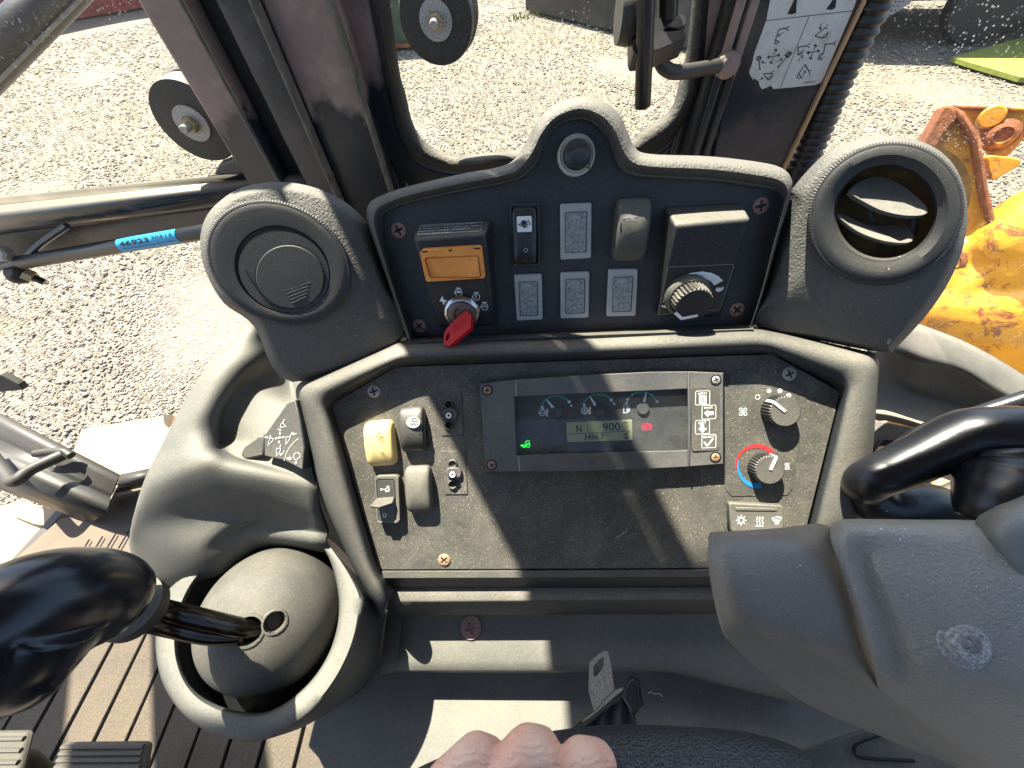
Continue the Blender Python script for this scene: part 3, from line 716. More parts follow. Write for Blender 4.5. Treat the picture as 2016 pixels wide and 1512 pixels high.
I += [('l', 8, [(540, 762), (640, 650)]), ('o', 6, 538, 766, 10), ('lc', 9, [(615, 635), (655, 592), (690, 612), (650, 660)]), ('lc', 7, [(632, 632), (656, 610), (670, 622), (646, 645)])]+arrow((510, 712), (582, 676), 6, 24)
I += [('l', 9, [(870, 525), (766, 540), (762, 632)]), ('l', 8, [(762, 632), (810, 610), (832, 568), (762, 632)])]+hook(880, 520)+arrow((758, 702), (818, 636), 6, 24)
I += [('l', 9, [(1175, 498), (1072, 508), (1056, 605)]), ('l', 8, [(1056, 605), (1005, 625), (992, 685), (1030, 640), (1056, 605)])]+hook(1180, 492)+arrow((1072, 650), (1012, 680), 6, 22)
I += [('l', 9, [(462, 838), (370, 845), (412, 910)]), ('l', 8, [(412, 910), (440, 912), (470, 868), (400, 905)])]+hook(468, 835)+arrow((315, 918), (362, 893), 6, 18)
I += [('l', 9, [(888, 820), (846, 740), (772, 838)]), ('lc', 8, [(772, 838), (748, 882), (770, 898), (798, 890)])]+hook(895, 825)+arrow((808, 895), (845, 812), 6, 22)
ink('pictogram', t2, M['blackprint'], RP, .0011, I, T=C6)
text('part_number', t2, M['blackprint'], RP, .0011, 'T200781 S', (822, 958), (958, 946), 17, T=C6, slant=.2)
# corrugated hose beside the pillar
hp = [aty(1760, -70, .52), aty(1724, 0, .52), aty(1652, 150, .52), aty(1600, 280, .52), aty(1572, 350, .51), aty(1545, 420, .50)]
hp = cr(hp, 30); seg_l = np.cumsum([0]+[np.linalg.norm(hp[i+1]-hp[i]) for i in range(len(hp)-1)])
th = thing('corrugated_hose', 'black ribbed conduit running down beside the right pillar', 'hose', hp[-1])
npt = int(seg_l[-1]/.0022); path = []; rad = []
for k in range(npt):
    s_ = k/(npt-1)*seg_l[-1]; path.append(np.array([np.interp(s_, seg_l, [p[i] for p in hp]) for i in range(3)])); rad.append(.0165 if (k % 4) in (0, 1) else .0142)
tube('ribbed_sleeve', path, rad, M['hose'], th, seg=20, sharp=None)
# glass panes
def pane(name, label, q, mat, thick=.004):
    t3 = thing(name, label, 'window glass', q[0]); n = nz(np.cross(q[1]-q[0], q[2]-q[0]))
    mk('glass_sheet', q, [(0, 1, 2, 3)], mat, t3, smooth=False, fix=False); return t3
pane('window_pane', 'clear front window glass behind the dashboard hood', [np.array([-.19, .562, -.27]), np.array([.22, .562, -.27]), np.array([.22, .562, .75]), np.array([-.19, .562, .75])], M['glass'])
pane('window_pane', 'left window glass above the strut, with a round clamp through it', [np.array([-1.3, .557, -.275]), np.array([-.34, .557, -.250]), np.array([-.34, .557, .94]), np.array([-1.3, .557, .94])], M['glass'])
sg0, sg1 = np.array([.40, .575, 0]), np.array([1.45, .30, 0])
zz = lambda p, z: np.array([p[0], p[1], z])
pane('window_pane', 'dusty right side glass between the hose and the loader tower', [zz(sg0, -.55), zz(sg1, -.55), zz(sg1, .95), zz(sg0, .95)], M['glass_dirty'])
SG = Plane(sg0, nz(np.array([-(sg1-sg0)[1], (sg1-sg0)[0], 0])*-1), xd=sg1-sg0)
# perforated white sticker on that glass
t4 = thing('perforated_film', 'white dotted film on the side glass next to the hose at the top edge', 'film', SG(1760, 20, .002))
prism('film_sheet', SG, [(1735, 42), (1745, -40), (1830, -40), (1790, 8)], 0.002, .003, M['sticker'], t4, smooth=False)
ink('dots', t4, M['blackprint'], SG, .0035, [('d', 1744+8*i+3*(j % 2), 30-9*j, 1.6) for i in range(5) for j in range(5) if 8*i < 14+8*j], T=T0)
# ---------------------------------------------------------------- round glass clamps (rubber disc, washer, bolt)
def clamp(label, cpx, base, e1, e2, hh):
    """cpx: centre of the visible disc"""
    t = thing('glass_clamp', label, 'glass clamp', base, group='round glass clamps with a bolt')
    c = FW(*cpx, hh); mpx = depth(c)/FPX
    R = e1*mpx
    n = nz(FW.n+np.array([0, 0, .0])); F = lambda h: (c+n*h, FW.x, FW.y, n)
    lathe('outer_pad', F(-.055), [(R*1.04, 0), (R*1.08, .004), (R*1.08, .018), (R*1.0, .022)], M['foam'], t, seg=40)
    lathe('rubber_disc', F(-.028), [(R*.97, 0), (R, .003), (R, .022), (R*.97, .026), (R*.3, .028)], M['discrubber'], t, seg=48)
    lathe('washer', F(0), [(R*.44, -.001), (R*.44, .0012), (R*.43, .0018), (R*.1, .0018)], M['zinc'], t, seg=32)
    nut = lathe('hex_nut', F(.0018), [(R*.20, 0), (R*.20, .006), (R*.17, .0075), (R*.1, .0075)], M['brass'], t, seg=6, sharp=20)
    tube('bolt_end', [c+n*(.006+.0007*k) for k in range(22)], [R*(.105 if k % 3 else .092) for k in range(22)], M['steel'], t, seg=16)
    return t
clamp('round black glass clamp with bolt on the left window, beside the brown frame', (378, 243), FW(378, 243), 72, 80, .012)
clamp('round black glass clamp with pale washer at the top of the front window', (858, 40), FW(858, 40), 73, 75, .012)

# ---------------------------------------------------------------- gas strut with blue tag
pS, pE = aty(10, 522, .50), aty(430, 452, .485)
t = thing('gas_strut', 'black gas strut with a blue number tag below the left window rail', 'strut', pS)
rS = 13.5*depth((pS+pE)/2)/FPX
tube('cylinder', [pS+(pE-pS)*.08, pS+(pE-pS)*.085, pE], [rS*.8, rS, rS], M['rod'], t, seg=24, sharp=50)
ax = nz(pE-pS); vw = nz(-(pS+pE)/2); sd = nz(np.cross(ax, vw)); up_ = nz(np.cross(sd, ax)); 
if up_ @ vw < 0: up_ = -up_
def wrap(a, b, th0, th1, r, n=10):
    rows = []
    for th in np.linspace(th0, th1, n):
        o_ = (up_*math.cos(th)+np.cross(ax, up_)*math.sin(th))*r
        rows.append([a+o_, b+o_])
    return loft_vf(rows, False)
la, lb = pS+(pE-pS)*.585, pS+(pE-pS)*.845
v, f = wrap(la, lb, -1.15, .95, rS*1.03); mk('blue_tag', v, f, M['bluelabel'], t)
TG = Plane((la+lb)/2+up_*rS*1.06, up_, xd=ax)
if TG.y @ np.array([0, 0, 1]) < 0: pass
def ontag(s, x0, x1, y, hh, bold=.02):
    cu = bpy.data.curves.new('t', 'FONT'); cu.body = s; cu.size = 1; cu.offset = bold
    to = bpy.data.objects.new('t', cu); C.objects.link(to)
    me = bpy.data.meshes.new_from_object(to.evaluated_get(bpy.context.evaluated_depsgraph_get())); bpy.data.objects.remove(to)
    co = [tuple(q.co) for q in me.vertices]; w = max(c[0] for c in co); L_ = np.linalg.norm(lb-la); vv = []
    for c in co:
        a = x0+(x1-x0)*c[0]/w; th = (y+c[1]*hh/.7)
        side = np.cross(ax, up_); sg = 1 if side @ np.array([0, 0, 1]) > 0 else -1
        th *= sg
        vv.append(la+ax*L_*a+(up_*math.cos(th)+side*math.sin(th))*rS*1.06)
    mk('tag_number', vv, [tuple(p.vertices) for p in me.polygons], M['blackprint'], t, smooth=False, fix=False)
ontag('46923', .06, .56, -.08, .62); ontag('30513', .60, .95, .12, .42, .01); ontag('HIGH PRESSURE DO NOT OPEN', .06, .96, -.52, .16, .0)
# end fitting
t5 = thing('strut_bracket', 'bent steel bracket and ball joint holding the strut at the left edge', 'bracket', aty(20, 515, .5))
prism('bracket_plate', FW, [(-60, 470), (122, 446), (60, 492), (20, 520), (-60, 540)], .015, .022, M['sill'], t5, bevel=.002)
tube('bent_rim', cr([aty(132, 444, .512), aty(80, 480, .505), aty(40, 515, .50), aty(-10, 530, .50)], 5), .0045, M['frame'], t5, seg=8)
lathe('ball_joint', (aty(35, 540, .50), *[nz(q) for q in (np.array([1., 0, 0]), np.array([0, .8, .6]), np.array([0, -.6, .8]))]), [(.004, -.012), (.012, -.010), (.015, -.002), (.014, .006), (.008, .012)], M['rubber'], t5, seg=20)
bA, bB = aty(48, 538, .50), aty(88, 556, .50)
tube('hex_nut', [bA, bA+(bB-bA)*.45], .0105, M['brass'], t5, seg=6, sharp=20); tube('bolt_end', [bA, bB], .0055, M['rod'], t5, seg=12)
lathe('hex_bolt', (aty(6, 500, .50), np.array([1., 0, 0]), np.array([0, .6, .8]), np.array([0, -.8, .6])), [(.012, -.006), (.012, .004), (.009, .007)], M['steel'], t5, seg=6, sharp=20)

# ---------------------------------------------------------------- window latch rod and handle in the front window
t = thing('window_latch', 'black rod and clamp block hanging in the upper right of the front window', 'latch', aty(1270, 100, .47))
tube('rod', [aty(1273, -60, .47), aty(1270, 60, .47), aty(1265, 210, .47)], 16.5*depth(aty(1270, 100, .47))/FPX, M['rod'], t, seg=24, sharp=50)
tube('rod_upper', [aty(1318, -60, .50), aty(1314, 38, .50)], .009, M['rod'], t, seg=16)
LH = Plane(aty(1290, 80, .475), nz(np.array([0, -.55, .83])))
prism('clamp_block', LH, [(1600, 100), (1740, 95), (1860, 75), (1888, 90), (1885, 130), (1840, 150), (1780, 140), (1760, 165), (1885, 160), (1890, 200), (1740, 262), (1610, 285), (1600, 250)], -.02, 0, M['rod'], t, T=A2, bevel=.002, r=.004)
tube('bent_arm', cr([aty(1302, 90, .49), aty(1300, 118, .49), aty(1312, 136, .49), aty(1340, 142, .495), aty(1425, 128, .52)], 8), 12.5*depth(aty(1340, 140, .5))/FPX, M['sill'], t, seg=16)
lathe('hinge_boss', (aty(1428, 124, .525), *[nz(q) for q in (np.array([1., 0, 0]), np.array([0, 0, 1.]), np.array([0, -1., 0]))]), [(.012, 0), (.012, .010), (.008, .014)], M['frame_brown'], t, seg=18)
lathe('side_disc', (aty(1238, 28, .50), np.array([0, 1., 0]), np.array([0, 0, 1.]), np.array([1., 0, 0])), [(.022, -.01), (.024, 0), (.02, .01)], M['discrubber'], t, seg=24)

# ================================================================ sill, cab floor, mat, pedals
FZ = -.75
fl = Plane((0, 0, FZ), (0, 0, 1))
def z7(u, v, z=-.70): return atz(u, v, z)
t = thing('door_sill', 'worn dark door sill with pressed steps at the lower left', 'sill', z7(150, 950))
rows = []
for (a, b, z) in [((-80, 772), (236, 934), -.700), ((-80, 786), (232, 941), -.690), ((-80, 800), (228, 950), -.690), ((-80, 826), (222, 966), -.700), ((-80, 850), (218, 976), -.700), ((-80, 858), (216, 980), -.690), ((-80, 872), (214, 992), -.686), ((-80, 905), (208, 1010), -.690), ((-80, 925), (190, 1022), -.72), ((-80, 935), (180, 1030), FZ)]:
    p, q = z7(*a, z), z7(*b, z); rows.append([p, q])
v, f = loft_vf(rows, False); mk('sill_beam', v, f, M['sill'], t, sharp=50, solid=.003)
rows = [[z7(236, 934), z7(312, 918)], [z7(234, 945, -.69), z7(312, 930, -.69)], [z7(232, 958, -.70), z7(308, 942, -.70)], [z7(224, 972, FZ), z7(300, 955, FZ)]]
v, f = loft_vf(rows, False); mk('sill_return', v, f, M['sill'], t, sharp=50, solid=.003)
t = thing('door_catch', 'bent metal loop catch standing on the door sill', 'catch', z7(40, 930, -.67))
tube('loop', cr([z7(-30, 880, -.65), z7(10, 930, -.64), z7(28, 948, -.63), z7(60, 925, -.63), z7(125, 895, -.64)], 6), .011, M['sill'], t, seg=12)
tube('loop_foot', cr([z7(70, 893, -.66), z7(120, 888, -.655), z7(140, 897, -.66)], 5), .008, M['sill'], t, seg=10)
# pale step and orange edge outside the sill
t = thing('entry_step', 'pale step plate outside the door sill, blown out by the sun', 'step', atz(250, 880, -.95))
sp_ = Plane((0, 0, -.95), (0, 0, 1))
prism('tread', sp_, [(135, 915), (160, 845), (338, 815), (322, 918), (240, 945), (180, 935)], -.03, 0, M['steptan'], t, bevel=.002)
prism('tread_edge', sp_, [(338, 816), (352, 826), (334, 905), (322, 912)], -.03, .004, M['orangestep'], t, bevel=.002)
t = thing('mudguard_panel', 'pale sunlit panel outside below the sill at the left edge', 'panel', atz(40, 1040, -.9))
sq = Plane((0, 0, -.88), (0, 0, 1))
prism('panel_sheet', sq, [(-60, 1012), (40, 985), (112, 1004), (0, 1128), (-60, 1160)], -.02, 0, M['steptan'], t, bevel=.002)
prism('panel_edge', sq, [(112, 1004), (124, 1010), (2, 1140), (-60, 1172), (-60, 1160), (0, 1128)], -.03, .01, M['sill'], t, bevel=.002)
t = thing('window_edge_strip', 'short dark trim piece poking in at the left edge above the sill', 'trim', aty(0, 755, .35))
prism('strip', Plane(aty(0, 755, .35), (0, -1, .3)), [(-40, 735), (0, 738), (36, 757), (46, 768), (0, 772), (-40, 778)], -.01, 0, M['rubber'], t, bevel=.001, r=.002)
# cab floor
prism('cab_floor', fl, [(230, 958), (700, 900), (1500, 1200), (1900, 1700), (-600, 1700), (-600, 1300), (-60, 1180), (120, 1020), (205, 1010)], -.02, -.006, M['floor'], None, kind='structure', label='dusty tan cab floor under the ribbed mat')
ft = thing('floor_mat', 'dirty ribbed rubber floor mat under the joystick', 'floor mat', (-.55, -.1, FZ))
xs = [-.95, -.895, -.84, -.787, -.735, -.683, -.632, -.578, -.522, -.467, -.415, -.36, -.305, -.25]
for k in range(len(xs)-1):
    x0, x1 = xs[k]+.0018, xs[k+1]-.0018; y1 = .13-.02*(k % 2)+(.02 if k > 4 else 0); y0 = -.6
    mm = Mesh(); ys = np.linspace(y0, y1, 12)
    rows = [[np.array([x0+dx, y, FZ+z+.0012*math.sin(9*y+k)]) for (dx, z) in ((0, -.006), (0, .001), (.0015, .003), (x1-x0-.0015, .003), (x1-x0, .001), (x1-x0, -.006))] for y in ys]
    v, f = loft_vf(rows, False); mk('rib', v, f, M['mat'], ft, sharp=40, fix=False)
for k in range(5):
    a = z7(176+26*k, 1062-6*k, FZ); tube('clip', [a, a+np.array([.0, -.035, 0])], .0015, M['dark'], ft, seg=6)
def pedal(label, q, n):
    c = sum(q)/4; t = thing('foot_pedal', label, 'pedal', c-np.array([0, 0, .05]), group='foot pedals')
    slab_quad('pad', q, .012, M['pedal'], t, bevel=.006, seg=3)
    for k in range(n):
        s_ = (k+.7)/(n+.3); a, b = q[0]+(q[3]-q[0])*s_, q[1]+(q[2]-q[1])*s_
        tube('grip_bar', [a*.96+b*.04, a*.04+b*.96], .0028, M['pedal'], t, seg=6)
    a = c+nz(c)*.01
    tube('arm', [a, a+np.array([0, -.01, -.05]), a+np.array([0, -.05, -.125])], .01, M['rubber'], t, seg=10)
zp = -.62
pedal('dusty ribbed rubber brake pedal at the bottom edge', [atz(118, 1462, zp), atz(292, 1460, zp), atz(275, 1560, zp), atz(85, 1560, zp)], 7)
pedal('dark pedal corner at the lower left corner of the frame', [atz(-60, 1440, zp), atz(56, 1438, zp), atz(30, 1540, zp), atz(-80, 1540, zp)], 4)

t = thing('roof_brace', 'thick dark slanting tube across the top left corner', 'brace', D0(-60, 165, .86))
tube('brace_tube', [D0(260, -160, .92), D0(52, 50, .88), D0(-160, 262, .84)], .040, M['handle'], t, seg=32, sharp=None)
tube('brace_highlight', [D0(300, -142, .92), D0(80, 76, .88), D0(-140, 296, .84)], .0035, M['edgelight'], t, seg=8)  # pale strip painted as the lit lower edge of the tube
# ---------------------------------------------------------------- unseen panels and seat, added to cut light from behind
post('rear_panel_low', -1.15, 1.0, -1.26, -1.20, -.75, .1, M['frame'])
post('right_side_panel', 1.0, 1.04, -1.2, .1, -.75, .0, M['frame'])
ds = thing('unseen_seat', 'unseen black cloth driver seat behind the camera, added to block light', 'seat', (.0, -.62, -.75))
for nm, c, s3 in (('seat_base', (0, -.62, -.55), (.42, .40, .36)), ('seat_cushion', (0, -.60, -.33), (.50, .50, .12)), ('backrest', (0, -.92, .02), (.50, .13, .66)), ('headrest', (0, -.94, .43), (.28, .10, .18))):
    v, f = box_vf(c, s3); mk(nm, v, f, M['rubber'], ds, bevel=.04, seg=4)
# ================================================================ the dashboard console
UP = Plane(dz(1130, 580, .34), nrm(27)); LO = Plane(dz(1130, 715, .34), nrm(50))
M['hornring'] = plastic('pale_ring', (.50, .48, .42, 1), dust=.5, minup=0, film=.1)
# ---- shared small pieces -------------------------------------------------------
def screw_mesh():
    """pan head with a real cross recess, radius 1, lying in xy"""
    V, F = [], []; nr, na = 12, 48
    for i in range(nr):
        r = (i/(nr-1))
        for j in range(na):
            a = 2*math.pi*j/na; x, y = r*math.cos(a), r*math.sin(a)
            z = .42*math.sqrt(max(0, 1-(r*.93)**2))
            w = .13+.12*max(0, .35-r)
            if r < .66 and (abs(x) < w or abs(y) < w): z -= .40*(1-r*.7)
            V.append((x, y, z))
    for i in range(nr-1):
        for j in range(na):
            F.append((i*na+j, i*na+(j+1) % na, (i+1)*na+(j+1) % na, (i+1)*na+j))
    b = len(V); V += [(math.cos(2*math.pi*j/na), math.sin(2*math.pi*j/na), -.3) for j in range(na)]
    F += [((nr-1)*na+j, (nr-1)*na+(j+1) % na, b+(j+1) % na, b+j) for j in range(na)]
    return V, F
SCR = {}; M['recess_shade'] = simple('painted_recess_shade', (.02, .014, .012, 1), .8)
def screw(parent, pl, px, rpx, mat, ang, T=T0, h=0, name='screw', washer=None):
    P = pl(*T(px), h); r = rpx*pl.px(T(px), h)*abs(T((1, 0))[0]-T((0, 0))[0])
    key = mat.name
    V, F = screw_mesh()
    if key not in SCR:
        me = bpy.data.meshes.new('screw'); me.from_pydata(V, [], F); me.materials.append(mat); me.materials.append(M['recess_shade'])
        for p_ in me.polygons:
            cx_, cy_, _z = p_.center; rr_ = math.hypot(cx_, cy_); ww = .12+.12*max(0, .35-rr_)
            if rr_ < .60 and (abs(cx_) < ww or abs(cy_) < ww): p_.material_index = 1  # cross faces coloured dark to paint the shade in the recess
        me.shade_smooth(); me.set_sharp_from_angle(angle=.6); SCR[key] = me
    o = bpy.data.objects.new(name, SCR[key]); C.objects.link(o); o.parent = parent
    o.matrix_local = Matrix.Translation(Vector(P-WO[parent.name])) @ prot(pl, ang) @ Matrix.Diagonal((r, r, r*.8, 1))
    WO[o.name] = P
    if washer:
        lathe('washer', (P, pl.x, pl.y, pl.n), [(r*1.35, -.001), (r*1.35, .0005), (r*.9, .001)], washer, parent, seg=28)
    return o
def rocker(name, parent, pl, cpx, w, L, hgt, mat, T=T0, ang=0, tilt=0, bow=.35, h0=0, seg=40, flat=.78, **kw):
    """curved paddle of a rocker switch; w,L in drawing units"""
    k = pl.px(T(cpx), h0)*abs(T((1, 0))[0]-T((0, 0))[0]); W_, L_ = w*k/2, L*k/2
    c = pl(*T(cpx), h0); R = prot(pl, ang); x = np.array(R.col[0][:3]); y = np.array(R.col[1][:3])
    rows = []; prof = [(1.0, 0), (1.0, .45), (.985, .62), (.95, .76), (.90, .86), (flat, .93), (.5, .985), (.22, 1.0), (0.02, 1.0)]
    for s_, z in prof:
        row = []
        for j in range(seg):
            a = 2*math.pi*j/seg; e = .30
            ca, sa = math.cos(a), math.sin(a)
            px_ = math.copysign(abs(ca)**e, ca)*s_; py_ = math.copysign(abs(sa)**e, sa)*s_
            zz_ = z*hgt*(1-bow*py_*py_)+tilt*py_*hgt*z
            row.append(c+x*px_*W_+y*py_*L_+pl.n*zz_)
        rows.append(row)
    v, f = loft_vf(rows, True, False, True)
    return mk(name, v, f, mat, parent, sharp=50, **kw)
def knob(name, parent, pl, basepx, cappx, rpx, T, mat_top, mat_side, ang, nser=30, shadow=True, ptr=True, rbase=1.0, hfix=None):
    """ribbed rotary knob whose foot sits at basepx and whose face centre shows at cappx"""
    b = pl(*T(basepx), 0); k = abs(T((1, 0))[0]-T((0, 0))[0])
    # find the height at which the axis above the foot projects nearest to the cap centre
    best = min((np.hypot(*(np.array([((b+pl.n*h) @ W[:, 0])/((b+pl.n*h) @ W[:, 2])*FPX+1008, 756-((b+pl.n*h) @ W[:, 1])/((b+pl.n*h) @ W[:, 2])*FPX])-np.array(T(cappx)))), h) for h in np.linspace(.004, .03, 53))
    h = hfix or best[1]
    c = b+pl.n*h; r = rpx*k*depth(c)/FPX
    x, y = pl.x, pl.y
    mod = lambda a, kk: (1+.045*math.cos(nser*a)) if 1 <= kk <= 4 else 1
    o = lathe(name, (b, x, y, pl.n), [(r*1.02*rbase, 0), (r*1.02, .0015), (r*1.01, h*.5), (r*1.0, h*.9), (r*.985, h-.0006), (r*.93, h), (r*.90, h-.0004), (r*.3, h-.0004), (r*.01, h-.0004)], mat_side, parent, seg=nser*6, mod=mod, sharp=45)
    lathe('knob_face', (c, x, y, pl.n), [(r*.93, -.0002), (r*.92, .00015), (r*.4, .0002), (r*.01, .0002)], mat_top, o, seg=48)
    if ptr:
        a = math.radians(ang); d = x*math.cos(a)+y*math.sin(a); s_ = np.cross(pl.n, d)
        v = []
        for (q, z0, z1) in ((0.05, 0, .0011), (.98, 0, .0011)):
            for w_ in (-.085, .085):
                v += [c+d*r*q+s_*r*w_+pl.n*z0, c+d*r*q+s_*r*w_+pl.n*z1]
        v, f = [v[0], v[2], v[6], v[4], v[1], v[3], v[7], v[5]], BF
        mk('pointer', v, f, M['pointer'], o)
        v, f = box_vf(c+d*r*1.035-pl.n*h*.33, (r*.09, r*.17, h*.66), np.column_stack([d, s_, pl.n]))
        mk('pointer_side', v, f, M['pointer'], o)
    return o

# ---------------------------------------------------------------- upper switch panel
U = thing('upper_switch_panel', 'upper dashboard panel with raised hump, switches and key switch', 'dashboard', UP(1130, 668))
OUT = [(800, 668), (765, 560), (737, 480), (722, 432), (726, 402), (748, 386), (800, 368), (900, 344), (985, 328), (1015, 311), (1038, 275), (1060, 235), (1095, 205), (1140, 190), (1185, 198), (1217, 222), (1236, 260), (1250, 290), (1280, 303), (1400, 308), (1500, 320), (1541, 332), (1558, 352), (1557, 382), (1530, 480), (1505, 570), (1480, 642)]
INN = [(815, 668), (788, 590), (764, 505), (751, 450), (757, 424), (783, 409), (820, 398), (905, 380), (1000, 362), (1032, 350), (1057, 325), (1072, 290), (1092, 257), (1138, 238), (1180, 255), (1203, 290), (1215, 325), (1240, 347), (1290, 353), (1400, 359), (1490, 371), (1528, 378), (1541, 390), (1537, 410), (1520, 478), (1498, 570), (1476, 642)]
o_, i_ = cr(OUT, 5), cr(INN, 5)
rows = []
for s_, h in [(0, -.001), (.02, .0035), (.10, .0055), (.16, .0052), (.24, .0085), (.36, .0125), (.50, .0145), (.66, .0135), (.82, .008), (.93, -.002), (1.0, -.014)]:
    rows.append([UP(*(p*(1-s_)+q*s_), h) for p, q in zip(i_, o_)])
rows.append([UP(*q, -.014)-UP.n*.05 for q in o_])
v, f = loft_vf(rows, False); mk('hood_rim', v, f, M['hood'], U, sharp=60)
ab = [UP.ab(p, 0) for p in i_]
v, f = loft_vf([[UP.P(a, b, -.004) for a, b in ab], [UP.P(a, b, 0) for a, b in ab]], True, True, True)
mk('face_plate', v, f, M['plate_up'], U)
# strip of plastic between the upper plate and the lower bezel
for q, ang, m in [(((785, 453), 14.5), 20, 'rust'), (((826, 641), 13), 35, 'rust'), (((1497, 405), 15.5), 10, 'rust'), (((1450, 609), 14), 50, 'rust')]:
    screw(U, UP, q[0], q[1], M[m], ang)
# horn button in the hump
hb = lathe('horn_button', (UP(1133, 307), UP.x, UP.y, UP.n), [(.0142, 0), (.0142, .006), (.0136, .0075), (.0126, .0080), (.0116, .0070), (.011, .0070)], M['hornring'], U, seg=40)
lathe('button_cap', (UP(1133, 307), UP.x, UP.y, UP.n), [(.0104, .003), (.0104, .0110), (.0098, .0125), (.009, .0132), (.004, .0136), (.0005, .0137)], M['gloss'], hb, seg=36)
ink('horn_symbol', hb, M['dark'], UP, .0139, [('lc', 2.2, [(1128, 316), (1150, 316), (1150, 327), (1128, 327)]), ('l', 2.2, [(1150, 318), (1160, 310), (1160, 332), (1150, 325)])])
# narrow rocker with backhoe symbol
rk = ringslab('rocker_switch', UP, [(8, 148), (225, 138), (234, 592), (33, 598)], [(25, 172), (208, 166), (216, 575), (44, 580)], 0, .0045, M['gloss'], U, r=.0022, ri=.0016, T=C2, bevel=.0006)
prism('switch_well', UP, [(24, 172), (208, 166), (216, 575), (44, 580)], 0, .0006, M['dark'], rk, T=C2)
rocker('paddle', rk, UP, (118, 378), 180, 385, .0062, M['gloss'], T=C2, ang=-1.2, tilt=-.15, bow=.10, flat=.86)
UPc = Plane(UP(*C2((118, 295)), .0068), UP.n)
prism('symbol_tile', UPc, [(62, 238), (167, 234), (170, 346), (66, 350)], -.0006, .0006, M['white'], rk, T=C2, r=.0012)
ink('backhoe_symbol', rk, M['blackprint'], UPc, .0008, [('f', [(95, 268), (128, 265), (130, 292), (95, 295)]), ('f', [(100, 275), (84, 298), (72, 305), (82, 290)]), ('l', 6, [(72, 292), (90, 303), (140, 295)]), ('l', 6, [(130, 292), (144, 266), (156, 292), (148, 300)]), ('o', 5, 105, 303, 9), ('o', 5, 130, 303, 9), ('d', 118, 312, 9)], T=C2)
ink('off_mark', rk, M['greyprint'], Plane(UP(*C2((127, 477)), .0065), UP.n), .0004, [('o', 3.5, 127, 477, 13)], T=C2)
# grey blanking plugs
for k, (oq, iq) in enumerate([(((370, 148), (594, 138), (590, 533), (374, 546)), ((410, 212), (556, 206), (552, 488), (409, 492))), (((42, 650), (240, 644), (247, 970), (62, 978)), ((78, 705), (208, 700), (210, 936), (90, 942))),
                              (((372, 634), (578, 627), (572, 956), (374, 964)), ((410, 686), (543, 682), (541, 920), (412, 925))), (((714, 612), (923, 608), (908, 944), (698, 948)), ((750, 672), (885, 667), (871, 908), (741, 913)))]):
    p = prism('blanking_plug', UP, oq, 0, .0036, M['blank'], U, r=.0018, T=C2, bevel=.0009, label=['grey blank plug right of the narrow black rocker, largest of the four', 'grey scratched blank plug, lower left of the blanks', 'grey blank plug in the middle of the lower row', 'grey blank plug at the right end of the lower row'][k])
    ringslab('plug_groove', UP, [(q[0]+dx, q[1]+dy) for q, (dx, dy) in zip(iq, ((-4, -4), (4, -4), (4, 4), (-4, 4)))], iq, .002, .0038, M['dark'], p, r=.0012, ri=.001, T=C2)
    prism('plug_insert', UP, iq, .0015, .0050, M['blankcore'], p, r=.0012, T=C2, bevel=.0005)
# large curved rocker, worn white symbols
M['wornprint'] = simple('worn_print', (.22, .22, .22, 1), .6)
cr2 = rocker('rocker_switch', U, UP, (862, 335), 238, 415, .0145, M['dusty_sw'], T=C2, ang=-2, tilt=.0, bow=.45)
UPr = Plane(UP(*C2((862, 335)), .0128), UP.n)
for xx in (-58, 66):
    tube('side_rib', [Plane(UP(*C2((862, 335)), h_), UP.n)(*C2((862+xx+dx, 335+dy)), 0) for dx, dy, h_ in ((2, -180, .0078), (0, -110, .0108), (-3, 0, .0132), (-4, 100, .0112), (-2, 180, .0078))], .0009, M['gloss'], cr2, seg=6)
UPr = Plane(UP(*C2((862, 240)), .0118), nz(UP.n+UP.y*.25)); UPq = Plane(UP(*C2((862, 430)), .0118), nz(UP.n-UP.y*.25))
ink('worn_symbol', cr2, M['wornprint'], UPr, .0012, [('f', [(812, 250), (835, 232), (870, 222), (905, 228), (930, 240), (900, 246), (885, 262), (862, 248), (838, 256)]), ('l', 5, [(835, 268), (870, 262), (905, 270)])], T=C2)
ink('worn_symbol', cr2, M['wornprint'], UPq, .0012, [('l', 7, [(806, 452), (838, 446), (850, 428), (865, 452), (880, 412), (892, 440)]), ('l', 6, [(896, 408), (914, 404), (918, 432), (902, 440)]), ('f', [(806, 456), (822, 434), (846, 452)])], T=C2)
# parking brake box -------------------------------------------------------------
hT, hB = .0235, .010
def UH(x, y, h, T=C1): return UP(*T((x, y)), h)
TL, TR, BL = UH(418, 492, hT), UH(1046, 444, hT), UH(640, 1262, hB); BR = plane3(TL, TR, BL)(*C1((1136, 1246)))
bTL, bTR = UH(436, 362, .001), UH(1106, 322, .001)
bBL, bBR, rTR = UH(628, 1268, 0), UH(1152, 1250, 0), UH(1112, 360, 0)
mm = Mesh(); mm.add([TL, TR, BR, BL, bTL, bTR, bBR, bBL], [(0, 3, 2, 1), (4, 0, 1, 5), (4, 7, 3, 0), (1, 2, 6, 5), (3, 7, 6, 2), (4, 5, 6, 7)])
bx = mm.build('brake_box', M['box'], U, bevel=.0022, seg=3, fix=True)
PT = plane3(bTL, bTR, (TL+TR)/2); PF = plane3(TL, TR, BL)
mul = lambda P: Plane(P.p, P.n)
ringslab('label_border', PT, [(482, 366), (1020, 340), (1008, 420), (450, 455)], [(485, 369), (1016, 343), (1004, 417), (455, 452)], .0004, .0006, M['greyprint'], bx, r=.001, T=C1, smooth=False)
